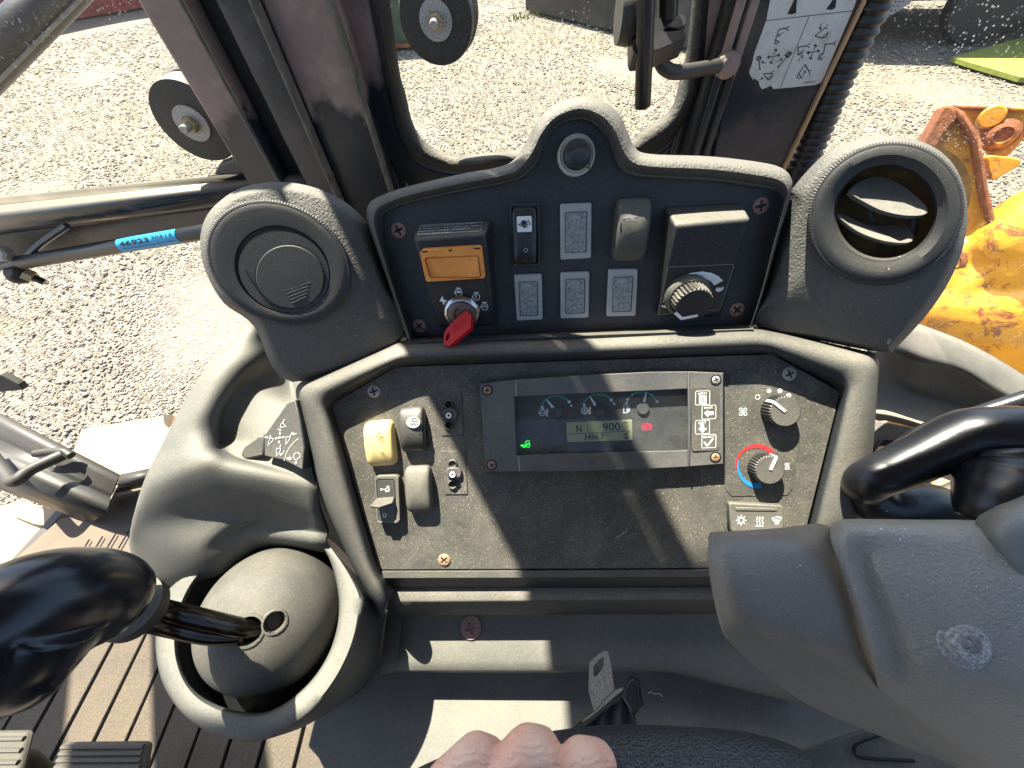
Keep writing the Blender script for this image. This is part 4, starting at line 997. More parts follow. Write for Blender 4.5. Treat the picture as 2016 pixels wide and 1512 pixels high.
for s_, p0, p1 in [('Always set parking brake before', (484, 384), (982, 354)), ('leaving seat.  After start up, cycle', (472, 405), (996, 375)), ('park brake switch ON/OFF to', (468, 428), (918, 402)), ('release park brake.', (460, 450), (755, 434))]:
    text('warning_text', bx, M['white'], PT, .0007, s_, p0, p1, 16.5, T=C1, bold=.04)
text('part_number', bx, M['white'], PT, .0007, 'T224664', (898, 428), (984, 424), 9, T=C1)
# orange parking brake rocker
oq = [(474, 612), (500, 588), (990, 560), (1016, 575), (1046, 820), (1030, 836), (545, 866), (525, 855)]; iq = [(512, 670), (530, 655), (968, 638), (986, 650), (1010, 815), (995, 832), (570, 835), (556, 826)]
sw = ringslab('parking_brake_switch', PF, oq, iq, 0, .0062, M['orange'], U, T=C1, bevel=.0008, label='orange rocker switch in an orange frame on the parking brake box')
prism('orange_body', PF, iq, 0, .0012, M['orange'], sw, T=C1)
def PFp(x, y, h): return PF(*C1((x, y)), h)
q = [PFp(520, 662, .0042), PFp(735, 650, .0040), PFp(978, 643, .0074), PFp(1004, 824, .0074), PFp(770, 834, .0040), PFp(566, 830, .0042)]
mk('paddle', q+[p-PF.n*.003 for p in q], [(0, 1, 4, 5), (1, 2, 3, 4), (0, 6, 7, 1), (1, 7, 8, 2), (2, 8, 9, 3), (3, 9, 10, 4), (4, 10, 11, 5), (5, 11, 6, 0)], M['orange'], sw, bevel=.0006, sharp=15)
for n3 in ([(492, 600), (545, 596), (540, 608), (496, 612)], [(722, 586), (760, 584), (750, 600), (734, 602)], [(940, 572), (1000, 566), (1004, 582), (950, 582)]):
    prism('notch', PF, n3, .0060, .0064, M['dark'], sw, T=C1)
# key switch
ink('sticker_edge', bx, M['gloss'], PF, .0004, [('lc', 4, [(545, 875), (1040, 846), (1128, 1236), (640, 1256)])], T=C1)
ks = lathe('key_switch', (PFp(848, 1128, 0), PF.x, PF.y, PF.n), [(.0162, 0), (.0168, .002), (.0165, .004), (.0145, .0062), (.0132, .0064), (.0130, .005), (.012, .005)], M['chrome'], U, seg=14, sharp=60)
lathe('barrel', (PFp(848, 1128, 0), PF.x, PF.y, PF.n), [(.0118, .003), (.0118, .0068), (.0105, .0075), (.001, .0075)], M['keyface'], ks, seg=30)
ink('key_slot', ks, M['dark'], PF, .0077, [('a', 14, 820, 1150, 45, 95, 265)], T=C1)
eng = lambda x, y: [('lc', 5, [(x-26, y-14), (x-18, y-24), (x+18, y-24), (x+26, y-14), (x+30, y+8), (x+16, y+28), (x-14, y+28), (x-28, y+8)]), ('l', 6, [(x-22, y-38), (x+22, y-38)]), ('l', 6, [(x, y-38), (x, y-24)]), ('l', 5, [(x-34, y-6), (x-34, y+8)])]
ink('ignition_symbols', bx, M['white'], PF, .0005, eng(812, 960)+[('f', [(796, 950), (830, 948), (830, 962), (796, 964)])]+eng(968, 998)+[('l', 7, [(966, 982), (966, 1010)])]+eng(1040, 1084)+[('a', 7, 1040, 1092, 14, 180, 350)]+[('f', [(672, 988), (646, 1036), (672, 1040), (678, 1074), (708, 1026), (680, 1022)])], T=C1)
# the key is a thing of its own
kc = PFp(900, 1160, .0085)
KP = Plane(UP(*C1((800, 1280)), .030), nz(np.array([-.25, -.45, .86])), xd=(1, .2, 0))
KT = thing('ignition_key', 'red plastic ignition key sticking out of the key switch', 'key', kc)
ringslab('bow', KP, [(880, 1117), (922, 1152), (917, 1268), (725, 1432), (680, 1408), (689, 1312), (720, 1262), (800, 1178)], [(708, 1330), (728, 1308), (735, 1330), (728, 1362), (706, 1388), (699, 1380), (701, 1352), (704, 1340)], -.006, .0, M['red'], KT, T=C1, bevel=.0009)
ink('moulded_lines', KT, M['red'], KP, .0006, [('l', 6, [(778, 1235), (748, 1325)]), ('l', 6, [(806, 1210), (770, 1320)]), ('l', 6, [(832, 1190), (800, 1300)]), ('l', 6, [(858, 1172), (828, 1280)])], T=C1)
tube('shank', [kc, KP(*C1((898, 1165)), -.003)], .0028, M['chrome'], KT, seg=8)
# throttle box ------------------------------------------------------------------
hT2, hB2 = .026, .008
def U2(x, y, h): return UP(*C2((x, y)), h)
TL, TR, BL = U2(1186, 300, hT2), U2(1728, 250, hT2), U2(1052, 940, hB2); BR = plane3(TL, TR, BL)(*C2((1500, 950)))
q = [TL, TR, BR, BL, U2(1108, 165, .001), U2(1662, 138, .001), U2(1512, 955, 0), U2(1046, 945, 0)]
mm = Mesh(); mm.add(q, [(0, 3, 2, 1), (4, 0, 1, 5), (4, 7, 3, 0), (1, 2, 6, 5), (3, 7, 6, 2), (4, 5, 6, 7)])
tb = mm.build('throttle_box', M['box'], U, bevel=.003, seg=4)
PG = plane3(TL, TR, BL)
ink('sticker_edge', tb, M['greyprint'], PG, .0003, [('lc', 1.6, [(1130, 604), (1142, 596), (1592, 578), (1602, 590), (1500, 900), (1062, 936)])], T=C2)
ink('speed_arc', tb, M['white'], PG, .0005, [('f', [(1100, 845), (1110, 790), (1150, 725), (1215, 672), (1300, 638), (1375, 628), (1440, 637), (1490, 660), (1525, 693), (1462, 728), (1440, 700), (1400, 680), (1345, 674), (1280, 686), (1215, 720), (1165, 770), (1136, 845)])], T=C2)
ink('slow_and_fast_symbols', tb, M['white'], PG, .0005, [('f', [(1084, 872), (1096, 866), (1104, 872), (1112, 862), (1128, 860), (1142, 870), (1150, 874), (1140, 884), (1112, 886), (1096, 880)]), ('f', [(1468, 758), (1485, 740), (1506, 744), (1528, 736), (1530, 748), (1516, 764), (1490, 775), (1478, 768)])], T=C2)
lathe('knob_collar', (PG(*C2((1262, 790)), 0), PG.x, PG.y, PG.n), [(.0185, 0), (.0185, .006), (.0165, .008), (.012, .008)], M['dusty_sw'], tb, seg=36)
kb = knob('throttle_knob', U, PG, (1262, 790), (1338, 902), 128, C2, M['box'], M['gloss'], 0, 30, ptr=False, hfix=.0195)
kc_ = PG(*C2((1262, 790)), .0195)
ink('pointer', kb, M['pointer'], PG, .0205, [('l', 22, [(1186, 920), (1232, 962), (1345, 940)])], T=C2)

# ---------------------------------------------------------------- lower instrument panel
Lw = thing('lower_instrument_panel', 'lower dashboard panel with gauge cluster, rockers and heater knobs in a dusty bezel', 'dashboard', LO(1130, 1120))
prism('face_plate', LO, [(651, 796), (781, 722), (1520, 697), (1655, 771), (1588, 1040), (1566, 1118), (746, 1122)], -.005, 0, M['plate_lo'], Lw, bevel=.0006)
ST = [[(752, 1222), (753, 1216), (758, 1196), (768, 1172), (778, 1160)], [(702, 1132), (705, 1130), (717, 1126), (734, 1122), (747, 1120)], [(632, 985), (637, 984), (664, 980), (690, 975), (704, 975)], [(597, 850), (603, 850), (632, 848), (655, 845), (669, 850)],
      [(578, 757), (586, 764), (606, 776), (636, 789), (652, 797)], [(796, 668), (800, 676), (797, 694), (785, 712), (783, 722)], [(1130, 660), (1130, 668), (1130, 685), (1130, 702), (1130, 711)],
      [(1482, 642), (1486, 650), (1500, 668), (1513, 687), (1520, 696)], [(1733, 697), (1728, 706), (1708, 724), (1672, 752), (1655, 770)], [(1718, 900), (1712, 900), (1688, 900), (1640, 900), (1623, 902)],
      [(1697, 1035), (1690, 1035), (1664, 1038), (1607, 1038), (1590, 1036)], [(1668, 1200), (1660, 1200), (1640, 1200), (1570, 1200), (1550, 1200)]]
HS = [-.02, .008, .017, .013, -.004]
cols = []
for k, h in enumerate(HS):
    pts = [np.array(LO.ab(s_[k], h)) for s_ in ST]; out = [pts[0]]
    for i in range(1, len(pts)-1):
        p0, p, p1 = pts[i-1], pts[i], pts[i+1]; d0, d1 = p0-p, p1-p; r = .012 if i in (4, 5, 7, 8) else .02
        a, b = p+nz(d0)*min(r, np.linalg.norm(d0)*.4), p+nz(d1)*min(r, np.linalg.norm(d1)*.4)
        out += [(1-t)**2*a+2*t*(1-t)*p+t*t*b for t in np.linspace(0, 1, 6)]
    out.append(pts[-1]); cols.append([LO.P(*q, h) for q in out])
rows = cr(cols, 4)
v, f = loft_vf(rows, False); mk('bezel', v, f, M['mould_dusty'], Lw, sharp=60, solid=.0015)
# shelf between the two panels
rows = [[UP(812+ (1480-812)*k/10, 664-26*k/10, -.002) for k in range(11)], [UP(812+(1480-812)*k/10, 667-26*k/10, .004) for k in range(11)], [LO(800+(1484-800)*k/10, 674-26*k/10, .010) for k in range(11)], [LO(800+(1484-800)*k/10, 690-26*k/10, .006) for k in range(11)]]
v, f = loft_vf(rows, False); mk('seam_strip', v, f, M['mould'], Lw, sharp=60)
# two small slots on the bezel top
prism('backing', LO, [(630, 790), (776, 708), (1524, 682), (1680, 760), (1600, 1060), (1575, 1130), (736, 1132)], -.016, -.010, M['dark'], Lw)
# stairs below the plate
US = np.linspace(0, 1, 24); ch = []
for s_ in US:
    r0 = LO(746+(1566-746)*s_, 1121-4*s_, -.003); r1 = r0+LO.n*.004; r1b = march(r1, 1127-4*s_, 40)
    r2 = march(r1b, 1138-3*s_, 30); r3 = march(r2, 1159-3*s_, 72); r4 = march(r3, 1182-6*s_, 6); r4b = march(r4, 1186-6*s_, 40)
    r5 = march(r4b, 1212-4*s_, 74); r6 = r5+np.array([0, .012, -.004])
    ch.append([r0, r1, r1b, r2, r3, r4, r4b, r5, r6])
rows = [[c[k] for c in ch] for k in range(9)]
for k in (4, 5, 6, 7, 8):
    rows[k] = [p+np.array([.012*(1-s_)*(1 if k > 3 else 0), 0, 0]) for p, s_ in zip(rows[k], US)]
v, f = loft_vf(rows, False); mk('lower_ledge', v, f, M['mould_dusty'], Lw, sharp=50, bevel=.0015, seg=3, solid=.002)
# left closing gusset below the bezel corner
g = [LO(688, 1140, .008), LO(742, 1126, -.004), rows[4][0], rows[7][0], rows[7][0]+np.array([-.035, .01, .0]), LO(700, 1165, .0)]

screw(Lw, LO, (383, 297), 41, M['steel'], 15, C3); screw(Lw, LO, (838, 1388), 40, M['rustlight'], 40, C3)
screw(Lw, LO, (872, 188), 54, M['steel'], 25, C5)
# rockers
yr = rocker('rocker_switch', Lw, LO, (436, 628), 188, 292, .0125, M['cream'], T=C3, ang=3, bow=.38, label='faded yellow rocker switch')
LOr = Plane(LO(*C3((420, 590)), .0128), nz(LO.n+LO.y*.10))
ink('engine_symbol', yr, M['blackprint'], LOr, .0012, [('o', 3.5, 420, 592, 18), ('l', 4, [(408, 572), (432, 572)]), ('l', 4, [(408, 556), (420, 566), (420, 574)]), ('l', 3.5, [(410, 598), (420, 586), (430, 598)]), ('l', 3.5, [(420, 586), (420, 602)]), ('l', 4, [(398, 586), (398, 596)])], T=C3)
ink('off_mark', yr, M['blackprint'], Plane(LO(*C3((438, 700)), .0118), nz(LO.n-LO.y*.15)), .0008, [('o', 3.5, 438, 700, 9)], T=C3)
hr = rocker('rocker_switch', Lw, LO, (645, 540), 166, 288, .0130, M['gloss'], T=C3, ang=2, bow=.38, label='black rocker switch with a pale headlight symbol')
LOs = Plane(LO(*C3((636, 497)), .0128), nz(LO.n+LO.y*.14))
ink('symbol_disc', hr, M['blank'], LOs, .0010, [('d', 636, 497, 45, 38)], T=C3)
ink('headlight_symbol', hr, M['blackprint'], LOs, .0012, [('lc', 4, [(630, 490), (632, 476), (646, 470), (660, 478), (662, 494)])]+[('l', 4, [(624+10*k, 502), (618+11*k, 520)]) for k in range(5)], T=C3)
rocker('rocker_switch', Lw, LO, (684, 920), 168, 300, .0130, M['dusty_sw'], T=C3, ang=1, bow=.32, label='blank dusty black rocker switch')
pr = ringslab('lever_switch', LO, [(385, 862), (400, 846), (520, 842), (540, 855), (552, 1130), (535, 1150), (410, 1150), (398, 1140)], [(398, 880), (408, 868), (505, 868), (517, 878), (528, 1125), (518, 1138), (418, 1142), (408, 1134)], 0, .0075, M['dusty_sw'], Lw, T=C3, bevel=.0008, label='black switch with a protruding paddle lever')
prism('switch_body', LO, [(398, 880), (408, 868), (505, 868), (517, 878), (528, 1125), (518, 1138), (418, 1142), (408, 1134)], 0, .0070, M['gloss'], pr, T=C3, bevel=.0006)
q = [LO(*C3(p), h) for p, h in (((398, 985), .007), ((515, 975), .007), ((505, 1022), .0125), ((412, 1052), .019), ((354, 1048), .019), ((352, 1032), .019))]
mk('paddle_lever', q+[p-LO.n*.0035-LO.y*.002 for p in q], [(0, 1, 2, 3, 4, 5), (11, 10, 9, 8, 7, 6)]+[(i, i+6, (i+1) % 6+6, (i+1) % 6) for i in range(6)], M['gloss'], pr, bevel=.0012, seg=3)
ink('wheel_symbol', pr, M['white'], LO, .0073, [('l', 5, [(425, 932), (452, 932)]), ('l', 4, [(432, 926), (424, 932), (432, 940)]), ('lc', 4, [(456, 940), (460, 925), (466, 925), (468, 912), (478, 912), (480, 940)]), ('d', 462, 944, 5), ('d', 474, 944, 5)], T=C3)
ink('off_mark', pr, M['white'], LO, .0073, [('o', 4, 451, 1100, 11)], T=C3)
# two slotted lamp sockets
for (x, y, m) in [(880, 442, 'rubber'), (905, 823, 'mould_dusty')]:
    sp = prism('lamp_socket', LO, [(x-87, y-135), (x+68, y-142), (x+84, y+140), (x-60, y+142)] if y < 600 else [(x-85, y-138), (x+68, y-142), (x+84, y+142), (x-64, y+142)], 0, .0008, M['plate_lo'], Lw, T=C3, bevel=.0003)
    for dy, r_ in ((-58, 36), (74, 36)):
        lathe('socket_ring', (LO(*C3((x-12, y+dy)), .0008), LO.x, LO.y, LO.n), [(r_*.000118, 0), (r_*.000118, .0018), (r_*.0001, .0024), (r_*.000088, .0018), (r_*.000085, .0002)], M[m], sp, seg=24)
        ink('hole', sp, M['dark'], LO, .0010, [('d', x-12, y+dy, 30)], T=C3)
    prism('crossbar', LO, [(x-60, y+2), (x-48, y-28), (x+20, y-32), (x+42, y-10), (x+40, y+24), (x+16, y+40), (x-36, y+40), (x-50, y+20)], .0008, .0040, M[m], sp, T=C3, bevel=.0006)
    lathe('centre_boss', (LO(*C3((x-14, y+12)), .0038), LO.x, LO.y, LO.n), [(.0034, 0), (.0034, .0022), (.0026, .0026)], M['dark'], sp, seg=20)
    lathe('white_ring', (LO(*C3((x-14, y+12)), .0062), LO.x, LO.y, LO.n), [(.0026, 0), (.0026, .0009), (.0013, .0009), (.0012, 0)], M['white'], sp, seg=20)
# gauge cluster ------------------------------------------------------------------
fo = [(95, 215), (365, 183), (900, 148), (1400, 124), (1690, 121), (1955, 132), (1955, 480), (1956, 828), (1690, 850), (1300, 872), (800, 888), (390, 888), (142, 888), (118, 560)]
fi = [(366, 316), (420, 314), (900, 292), (1400, 270), (1640, 258), (1688, 257), (1684, 480), (1680, 718), (1640, 722), (1300, 732), (800, 745), (440, 756), (386, 758), (374, 560)]
cl = thing('gauge_cluster', 'gauge cluster with three dials, amber display and menu keys, screwed on the lower panel', 'gauge cluster', LO(1185, 928))
hc = .0105
rows = [[LO(*C4(q), h) for q in fo] for h in (0, hc-.0012)]+[[LO(*C4((q[0]*.994+1030*.006, q[1]*.985+505*.015)), hc) for q in fo], [LO(*C4((q[0]*1.02-1030*.02, q[1]*1.03-505*.03)), hc-.0006) for q in fi], [LO(*C4(q), hc-.004) for q in fi], [LO(*C4(q), hc-.0055) for q in fi]]
v, f = loft_vf(rows, True); mk('bezel_frame', v, f, M['bezel'], cl, sharp=25)
prism('left_seam', LO, [(366, 190), (372, 190), (378, 314), (372, 314)], hc-.0008, hc+.00015, M['steel'], cl, T=C4); prism('left_seam', LO, [(384, 764), (392, 764), (404, 884), (398, 884)], hc-.0008, hc+.00015, M['steel'], cl, T=C4)
prism('ridge', LO, [(1684, 122), (1696, 122), (1706, 480), (1698, 846), (1686, 846), (1690, 480)], hc-.001, hc+.0014, M['bezel'], cl, T=C4, bevel=.0004)
dlf = prism('dial_face', LO, fi, 0, .0022, M['dial'], cl, T=C4)
GH = .0024
for k, (cx, cy, nx, ny, rr_) in enumerate([(683, 435, 607, 338, 45), (1005, 420, 938, 316, 43), (1338, 403, 1367, 282, 45)]):
    if k < 2: a0, a1 = (570, 375), (770, 345)
    its = []
    arcpts = [[(572, 376), (590, 345), (620, 320), (655, 310), (700, 309), (740, 322), (768, 346)], [(892, 358), (912, 328), (942, 306), (975, 297), (1020, 298), (1060, 308), (1088, 326)], [(1232, 322), (1258, 298), (1290, 284), (1335, 280), (1380, 287), (1412, 308), (1438, 340)]][k]
    ink('green_arc', cl, M['greenprint'], LO, GH, [('l', 11, arcpts)], T=C4)
    wh = [[('l', 20, [(772, 345), (784, 362)]), ('l', 14, [(790, 375), (798, 390)]), ('d', 571, 392, 9), ('l', 4, [(571, 380), (571, 400)])], [('l', 20, [(1092, 330), (1106, 348)]), ('l', 14, [(1114, 360), (1126, 376)]), ('d', 892, 378, 10), ('l', 5, [(888, 362), (894, 386)])], [('l', 20, [(1230, 326), (1218, 344)]), ('d', 1216, 360, 11), ('d', 1448, 352, 12), ('l', 12, [(1440, 345), (1458, 360)]), ('l', 4, [(1255, 290), (1262, 306)]), ('l', 4, [(1412, 292), (1404, 308)])]][k]
    ink('white_scale_mark', cl, M['white'], LO, GH+.0001, wh, T=C4)
    c = LO(*C4((cx, cy)), GH); r = rr_/3.877*LO.px(C4((cx, cy)))
    lathe('needle_hub', (c, LO.x, LO.y, LO.n), [(r, 0), (r, .0014), (r*.93, .0018), (r*.01, .0018)], M['dial' if k < 2 else 'bezel'], cl, seg=28)
    d = np.array([nx-cx, ny-cy]); s0 = np.array([cx, cy])+d*.38; nn = np.array([-d[1], d[0]])/np.hypot(*d)
    prism('needle', LO, [tuple(s0+nn*11), tuple(np.array([nx, ny])+nn*4), tuple(np.array([nx, ny])-nn*4), tuple(s0-nn*11)], GH+.0006, GH+.0012, M['white'], cl, T=C4)
therm = lambda x, y: [('l', 8, [(x, y-32), (x, y+12)]), ('d', x, y+18, 7), ('l', 3, [(x+9, y-28), (x+9, y-6)])]
ink('engine_temperature_symbol', cl, M['white'], LO, GH, [('o', 6, 574, 436, 22), ('l', 6, [(560, 405), (588, 405)]), ('l', 6, [(574, 405), (574, 415)]), ('l', 5, [(548, 428), (548, 444)]), ('l', 5, [(560, 438), (588, 438)])]+therm(608, 440), T=C4)
ink('oil_temperature_symbol', cl, M['white'], LO, GH, [('o', 5, 896, 420, 22)]+[('l', 5, [(896+24*math.cos(a), 420+24*math.sin(a)), (896+31*math.cos(a), 420+31*math.sin(a))]) for a in np.linspace(0, 6.28, 13)[:-1]]+[('lc', 4, [(896, 406), (904, 422), (896, 430), (888, 422)])]+therm(934, 422), T=C4)
ink('fuel_symbol', cl, M['white'], LO, GH, [('lc', 5, [(1194, 378), (1220, 377), (1220, 434), (1194, 435)]), ('l', 4, [(1196, 400), (1220, 399)]), ('l', 5, [(1222, 384), (1236, 392), (1238, 422), (1230, 428), (1226, 406)]), ('l', 5, [(1188, 438), (1226, 436)])], T=C4)
lc = prism('display', LO, [(755, 513), (1258, 491), (1264, 645), (764, 663)], .0018, .0034, M['lcd'], cl, T=C4, bevel=.0003)
LH_ = .0037
text('digits', lc, M['lcdink'], LO, LH_, 'N', (833, 583), (874, 581), 52, T=C4, bold=.012); text('digits', lc, M['lcdink'], LO, LH_, '900', (1036, 574), (1168, 569), 58, T=C4, bold=.008); text('digits', lc, M['lcdink'], LO, LH_, '3486.7', (892, 642), (1046, 637), 40, T=C4, bold=.006)
ink('segment', lc, M['lcdink'], LO, LH_, [('l', 4, [(917, 534), (918, 578)]), ('l', 4, [(770, 599), (1240, 577)]), ('o', 4, 1205, 530, 20), ('l', 3, [(1192, 508), (1220, 507)]), ('d', 1205, 530, 5), ('lc', 4, [(1198, 592), (1226, 590), (1227, 634), (1199, 636)]), ('f', [(1202, 596), (1223, 595), (1213, 613)]), ('f', [(1213, 613), (1224, 631), (1203, 632)])], T=C4)
text('digits', lc, M['lcdink'], LO, LH_, 'rpm', (1180, 572), (1232, 569), 9, T=C4)
ink('parking_brake_lamp', cl, M['redled'], LO, GH, [('o', 4, 1371, 543, 25), ('a', 4, 1371, 543, 37, -45, 45), ('a', 4, 1371, 543, 37, 135, 225), ('l', 4.5, [(1364, 562), (1366, 526), (1380, 526), (1385, 536), (1379, 546), (1366, 547)])], T=C4)
ink('tractor_lamp', cl, M['greenled'], LO, GH, [('f', [(400, 686), (424, 674), (424, 698)]), ('l', 8, [(420, 688), (448, 692)]), ('o', 6, 464, 686, 14), ('lc', 6, [(442, 684), (444, 662), (452, 652), (472, 650), (474, 674)]), ('o', 6, 433, 694, 8)], T=C4)
pl_ = [LO(*C4(q), hc-.0035) for q in [(360, 305), (1695, 247), (1688, 730), (380, 768)]]
mk('lens', pl_, [(0, 1, 2, 3)], M['lens'], cl, smooth=False, fix=False)
for q, m, a in [((153, 265), 'rust', 10), ((186, 835), 'rust', 30), ((1898, 186), 'steel', 20), ((1894, 776), 'rustlight', 5)]:
    lathe('screw_well', (LO(*C4(q), hc), LO.x, LO.y, LO.n), [(.0048, .0002), (.0044, .0004), (.0043, -.0010)], M['dark'], cl, seg=24)
    screw(cl, LO, q, 31, M[m], a, C4, h=hc-.0002)
mn = prism('key_pad', LO, [(1716, 262), (1730, 246), (1910, 240), (1924, 252), (1926, 700), (1912, 722), (1730, 730), (1714, 716)], hc-.001, hc+.0004, M['box'], cl, T=C4)
kp = []
for (x0, y0, x1, y1) in ((1742, 270, 1851, 376), (1791, 380, 1898, 484), (1741, 494, 1849, 598), (1790, 602, 1898, 704)):
    kp += [('lc', 3.5, [(x0+8, y0+2), (x1-6, y0-2), (x1, y0+4), (x1-1, y1-8), (x1-8, y1-2), (x0+6, y1+2), (x0, y1-6), (x0+1, y0+10)])]
kp += [('f', [(1768, 306), (1824, 303), (1826, 368), (1770, 372)])]
kp += [('f', [(1806, 440), (1838, 414), (1838, 428), (1880, 426), (1880, 452), (1838, 456), (1838, 472)]), ('f', [(1776, 524), (1806, 522), (1808, 556), (1830, 555), (1796, 590), (1762, 558), (1778, 557)]), ('l', 13, [(1808, 660), (1832, 690), (1876, 634)])]
ink('key_symbols', mn, M['white'], LO, hc+.0006, kp, T=C4)
ink('menu_lines', mn, M['blackprint'], LO, hc+.0008, [('l', 3, [(1782, 316+9*k), (1816, 314+9*k)]) for k in range(6)], T=C4)
for s_, p0, p1 in (('MENU', (1762, 298), (1828, 294)), ('BACK', (1810, 406), (1876, 402)), ('NEXT', (1764, 520), (1826, 516)), ('SELECT', (1800, 630), (1888, 625))):
    text('key_text', mn, M['white'], LO, hc+.0006, s_, p0, p1, 14, T=C4, bold=.02)
# heater controls ----------------------------------------------------------------
hv = prism('heater_label', LO, [(395, 195), (470, 150), (600, 180), (1005, 300), (1020, 330), (900, 1110), (860, 1165), (410, 1172), (362, 1120), (355, 570)], 0, .0006, M['plate_lo'], Lw, T=C5, r=.003, bevel=.0002)
ink('fan_marks', hv, M['white'], LO, .0009, [('o', 4, 619, 375, 18), ('d', 711, 325, 17), ('d', 799, 325, 18), ('d', 870, 362, 19)]+[('o', 5, 502+18*dx, 493+18*dy, 12) for dx, dy in ((-1, -1), (1, -1), (1, 1), (-1, 1))]+[('d', 502, 493, 7)], T=C5)
def arcp(cx, cy, rx, ry, a0, a1, w0, w1, n=24):
    o, i = [], []
    for k in range(n+1):
        t = math.radians(a0+(a1-a0)*k/n); w = w0+(w1-w0)*k/n
        o.append((cx+rx*math.cos(t), cy+ry*math.sin(t))); i.append((cx+(rx-w)*math.cos(t), cy+(ry-w)*math.sin(t)))
    return ('f', o+i[::-1])
ink('red_arc', hv, M['redprint'], LO, .0009, [arcp(620, 930, 182, 178, 172, 318, 10, 44)], T=C5)
ink('blue_arc', hv, M['blueprint'], LO, .0010, [arcp(622, 935, 168, 174, 200, 80, 8, 46)], T=C5)
ink('heat_symbol', hv, M['white'], LO, .0009, [('l', 5, [(834, 954), (878, 953)])]+[('l', 5, [(842+13*k, 944), (846+13*k, 932), (840+13*k, 920), (845+13*k, 904)]) for k in range(3)], T=C5)
knob('fan_knob', Lw, LO, (765, 478), (838, 518), 124, C5, M['knobtop'], M['gloss'], 139, 32)
knob('temperature_knob', Lw, LO, (655, 935), (710, 980), 118, C5, M['knobtop'], M['gloss'], 66, 32)
ac = prism('climate_switch_block', LO, [(392, 1240), (405, 1228), (812, 1248), (832, 1262), (832, 1440), (800, 1480), (430, 1480), (400, 1440)], 0, .0065, M['dusty_sw'], Lw, T=C5, bevel=.001)
prism('block_lid', LO, [(440, 1262), (780, 1270), (775, 1292), (445, 1288)], .006, .0072, M['dusty_sw'], ac, T=C5, bevel=.0004)
sn = []
for k in range(8):
    a = k*math.pi/4; c_, s_ = math.cos(a), math.sin(a); sn.append(('l', 4.5, [(487+18*c_, 1366+18*s_), (487+44*c_, 1366+44*s_)])); sn.append(('l', 3.5, [(487+32*c_-8*s_, 1366+32*s_+8*c_), (487+24*c_, 1366+24*s_), (487+32*c_+8*s_, 1366+32*s_-8*c_)]))
sn.append(('o', 4, 487, 1366, 18))
for k in range(3):
    x = 614+22*k; sn += [('l', 5, [(x, 1404), (x+6, 1388), (x-4, 1372), (x+4, 1345)]), ('f', [(x-5, 1350), (x+13, 1350), (x+4, 1334)])]
sn += [('l', 6, [(602, 1413), (668, 1413)]), ('lc', 5, [(735, 1350), (772, 1338), (810, 1342), (798, 1372), (752, 1376)])]+[('l', 4.5, [(758+13*k, 1400), (763+13*k, 1384), (756+13*k, 1368), (762+13*k, 1352)]) for k in range(3)]
ink('climate_symbols', ac, M['white'], LO, .0068, sn, T=C5)
# ================================================================ air vents
def ell(c, ra, rb, rot, n=48):
    a = math.radians(rot); ca, sa = math.cos(a), math.sin(a)
    return [(c[0]+ra*math.cos(t)*ca-rb*math.sin(t)*sa, c[1]+ra*math.cos(t)*sa+rb*math.sin(t)*ca) for t in np.linspace(0, 2*math.pi, n, endpoint=False)]
def ring_loft(name, pl, spec, mat, parent, n=48, T=T0, cap=False, mod=None, **kw):
    rows = []
    for (c, ra, rb, rot, h) in spec:
        rows.append([pl(*T(q), h) for q in ell(c, ra, rb, rot, n)])
    if mod: rows = [[p+(rows[k].__getitem__(0)*0) for p in r] for k, r in enumerate(rows)]
    v, f = loft_vf(rows, True, False, cap); return mk(name, v, f, mat, parent, **kw)
VL = Plane(dz(545, 520, .315), nz(np.array([.30, -.80, .55])))
VR = Plane(dz(1745, 420, .285), nz(np.array([-.38, -.80, .50])))
tv = thing('air_vent', 'round left air vent, closed, on its dusty grey housing', 'air vent', VL(680, 720), group='round air vents of the dashboard')
hs = [(800, 668), (575, 752), (500, 642), (440, 596), (405, 535), (394, 480), (402, 435), (428, 400), (475, 370), (540, 358), (600, 364), (652, 382), (692, 407), (722, 440), (737, 480), (765, 560)]
hs2 = [(790, 660), (585, 735), (515, 628), (460, 590), (425, 530), (412, 485), (420, 445), (442, 415), (480, 390), (540, 378), (592, 382), (640, 398), (676, 420), (700, 448), (722, 495), (752, 570)]
HB = UP.n*0
def housing(name, pl, o, i, par, hback=-.055, hed=-.014, mat='hood', r=.010):
    L0 = [np.array(q, float) for q in cr(o, 5, True)]; L1 = [np.array(q, float) for q in cr(i, 5, True)]
    rows = [[pl(*q, hed)-pl.n*(-hback) for q in L0], [pl(*q, hed) for q in L0]]
    for s_ in (.12, .3, .5, .72, 1.0):
        rows.append([pl(*(a*(1-s_)+b*s_), hed+(0-hed)*math.sin(s_*math.pi/2)) for a, b in zip(L0, L1)])
    v, f = loft_vf(rows, True, False, True); return mk(name, v, f, M[mat], par, sharp=55)
housing('housing', VL, hs, hs2, tv)
nb_ = 190
def serr(pl, c, ra, rb, rot, h0, h1, parent, mat, n=150, amp=.012):
    rows = []
    for k, (s_, h) in enumerate(((.985, h0), (1.0, h0+.001), (1.0, h1-.0012), (.975, h1), (.95, h1+.0002))):
        E = ell(c, ra*s_, rb*s_, rot, n*2); r = []
        for j, q in enumerate(E):
            kf = (1+amp*(1 if j % 2 else -1)) if 1 <= k <= 2 else 1
            r.append(pl(c[0]+(q[0]-c[0])*kf, c[1]+(q[1]-c[1])*kf, h))
        rows.append(r)
    v, f = loft_vf(rows, True); return mk('serrated_rim', v, f, mat, parent, sharp=30)
cL = (548, 517)
serr(VL, cL, 150, 116, 28, 0, .009, tv, M['vent'])
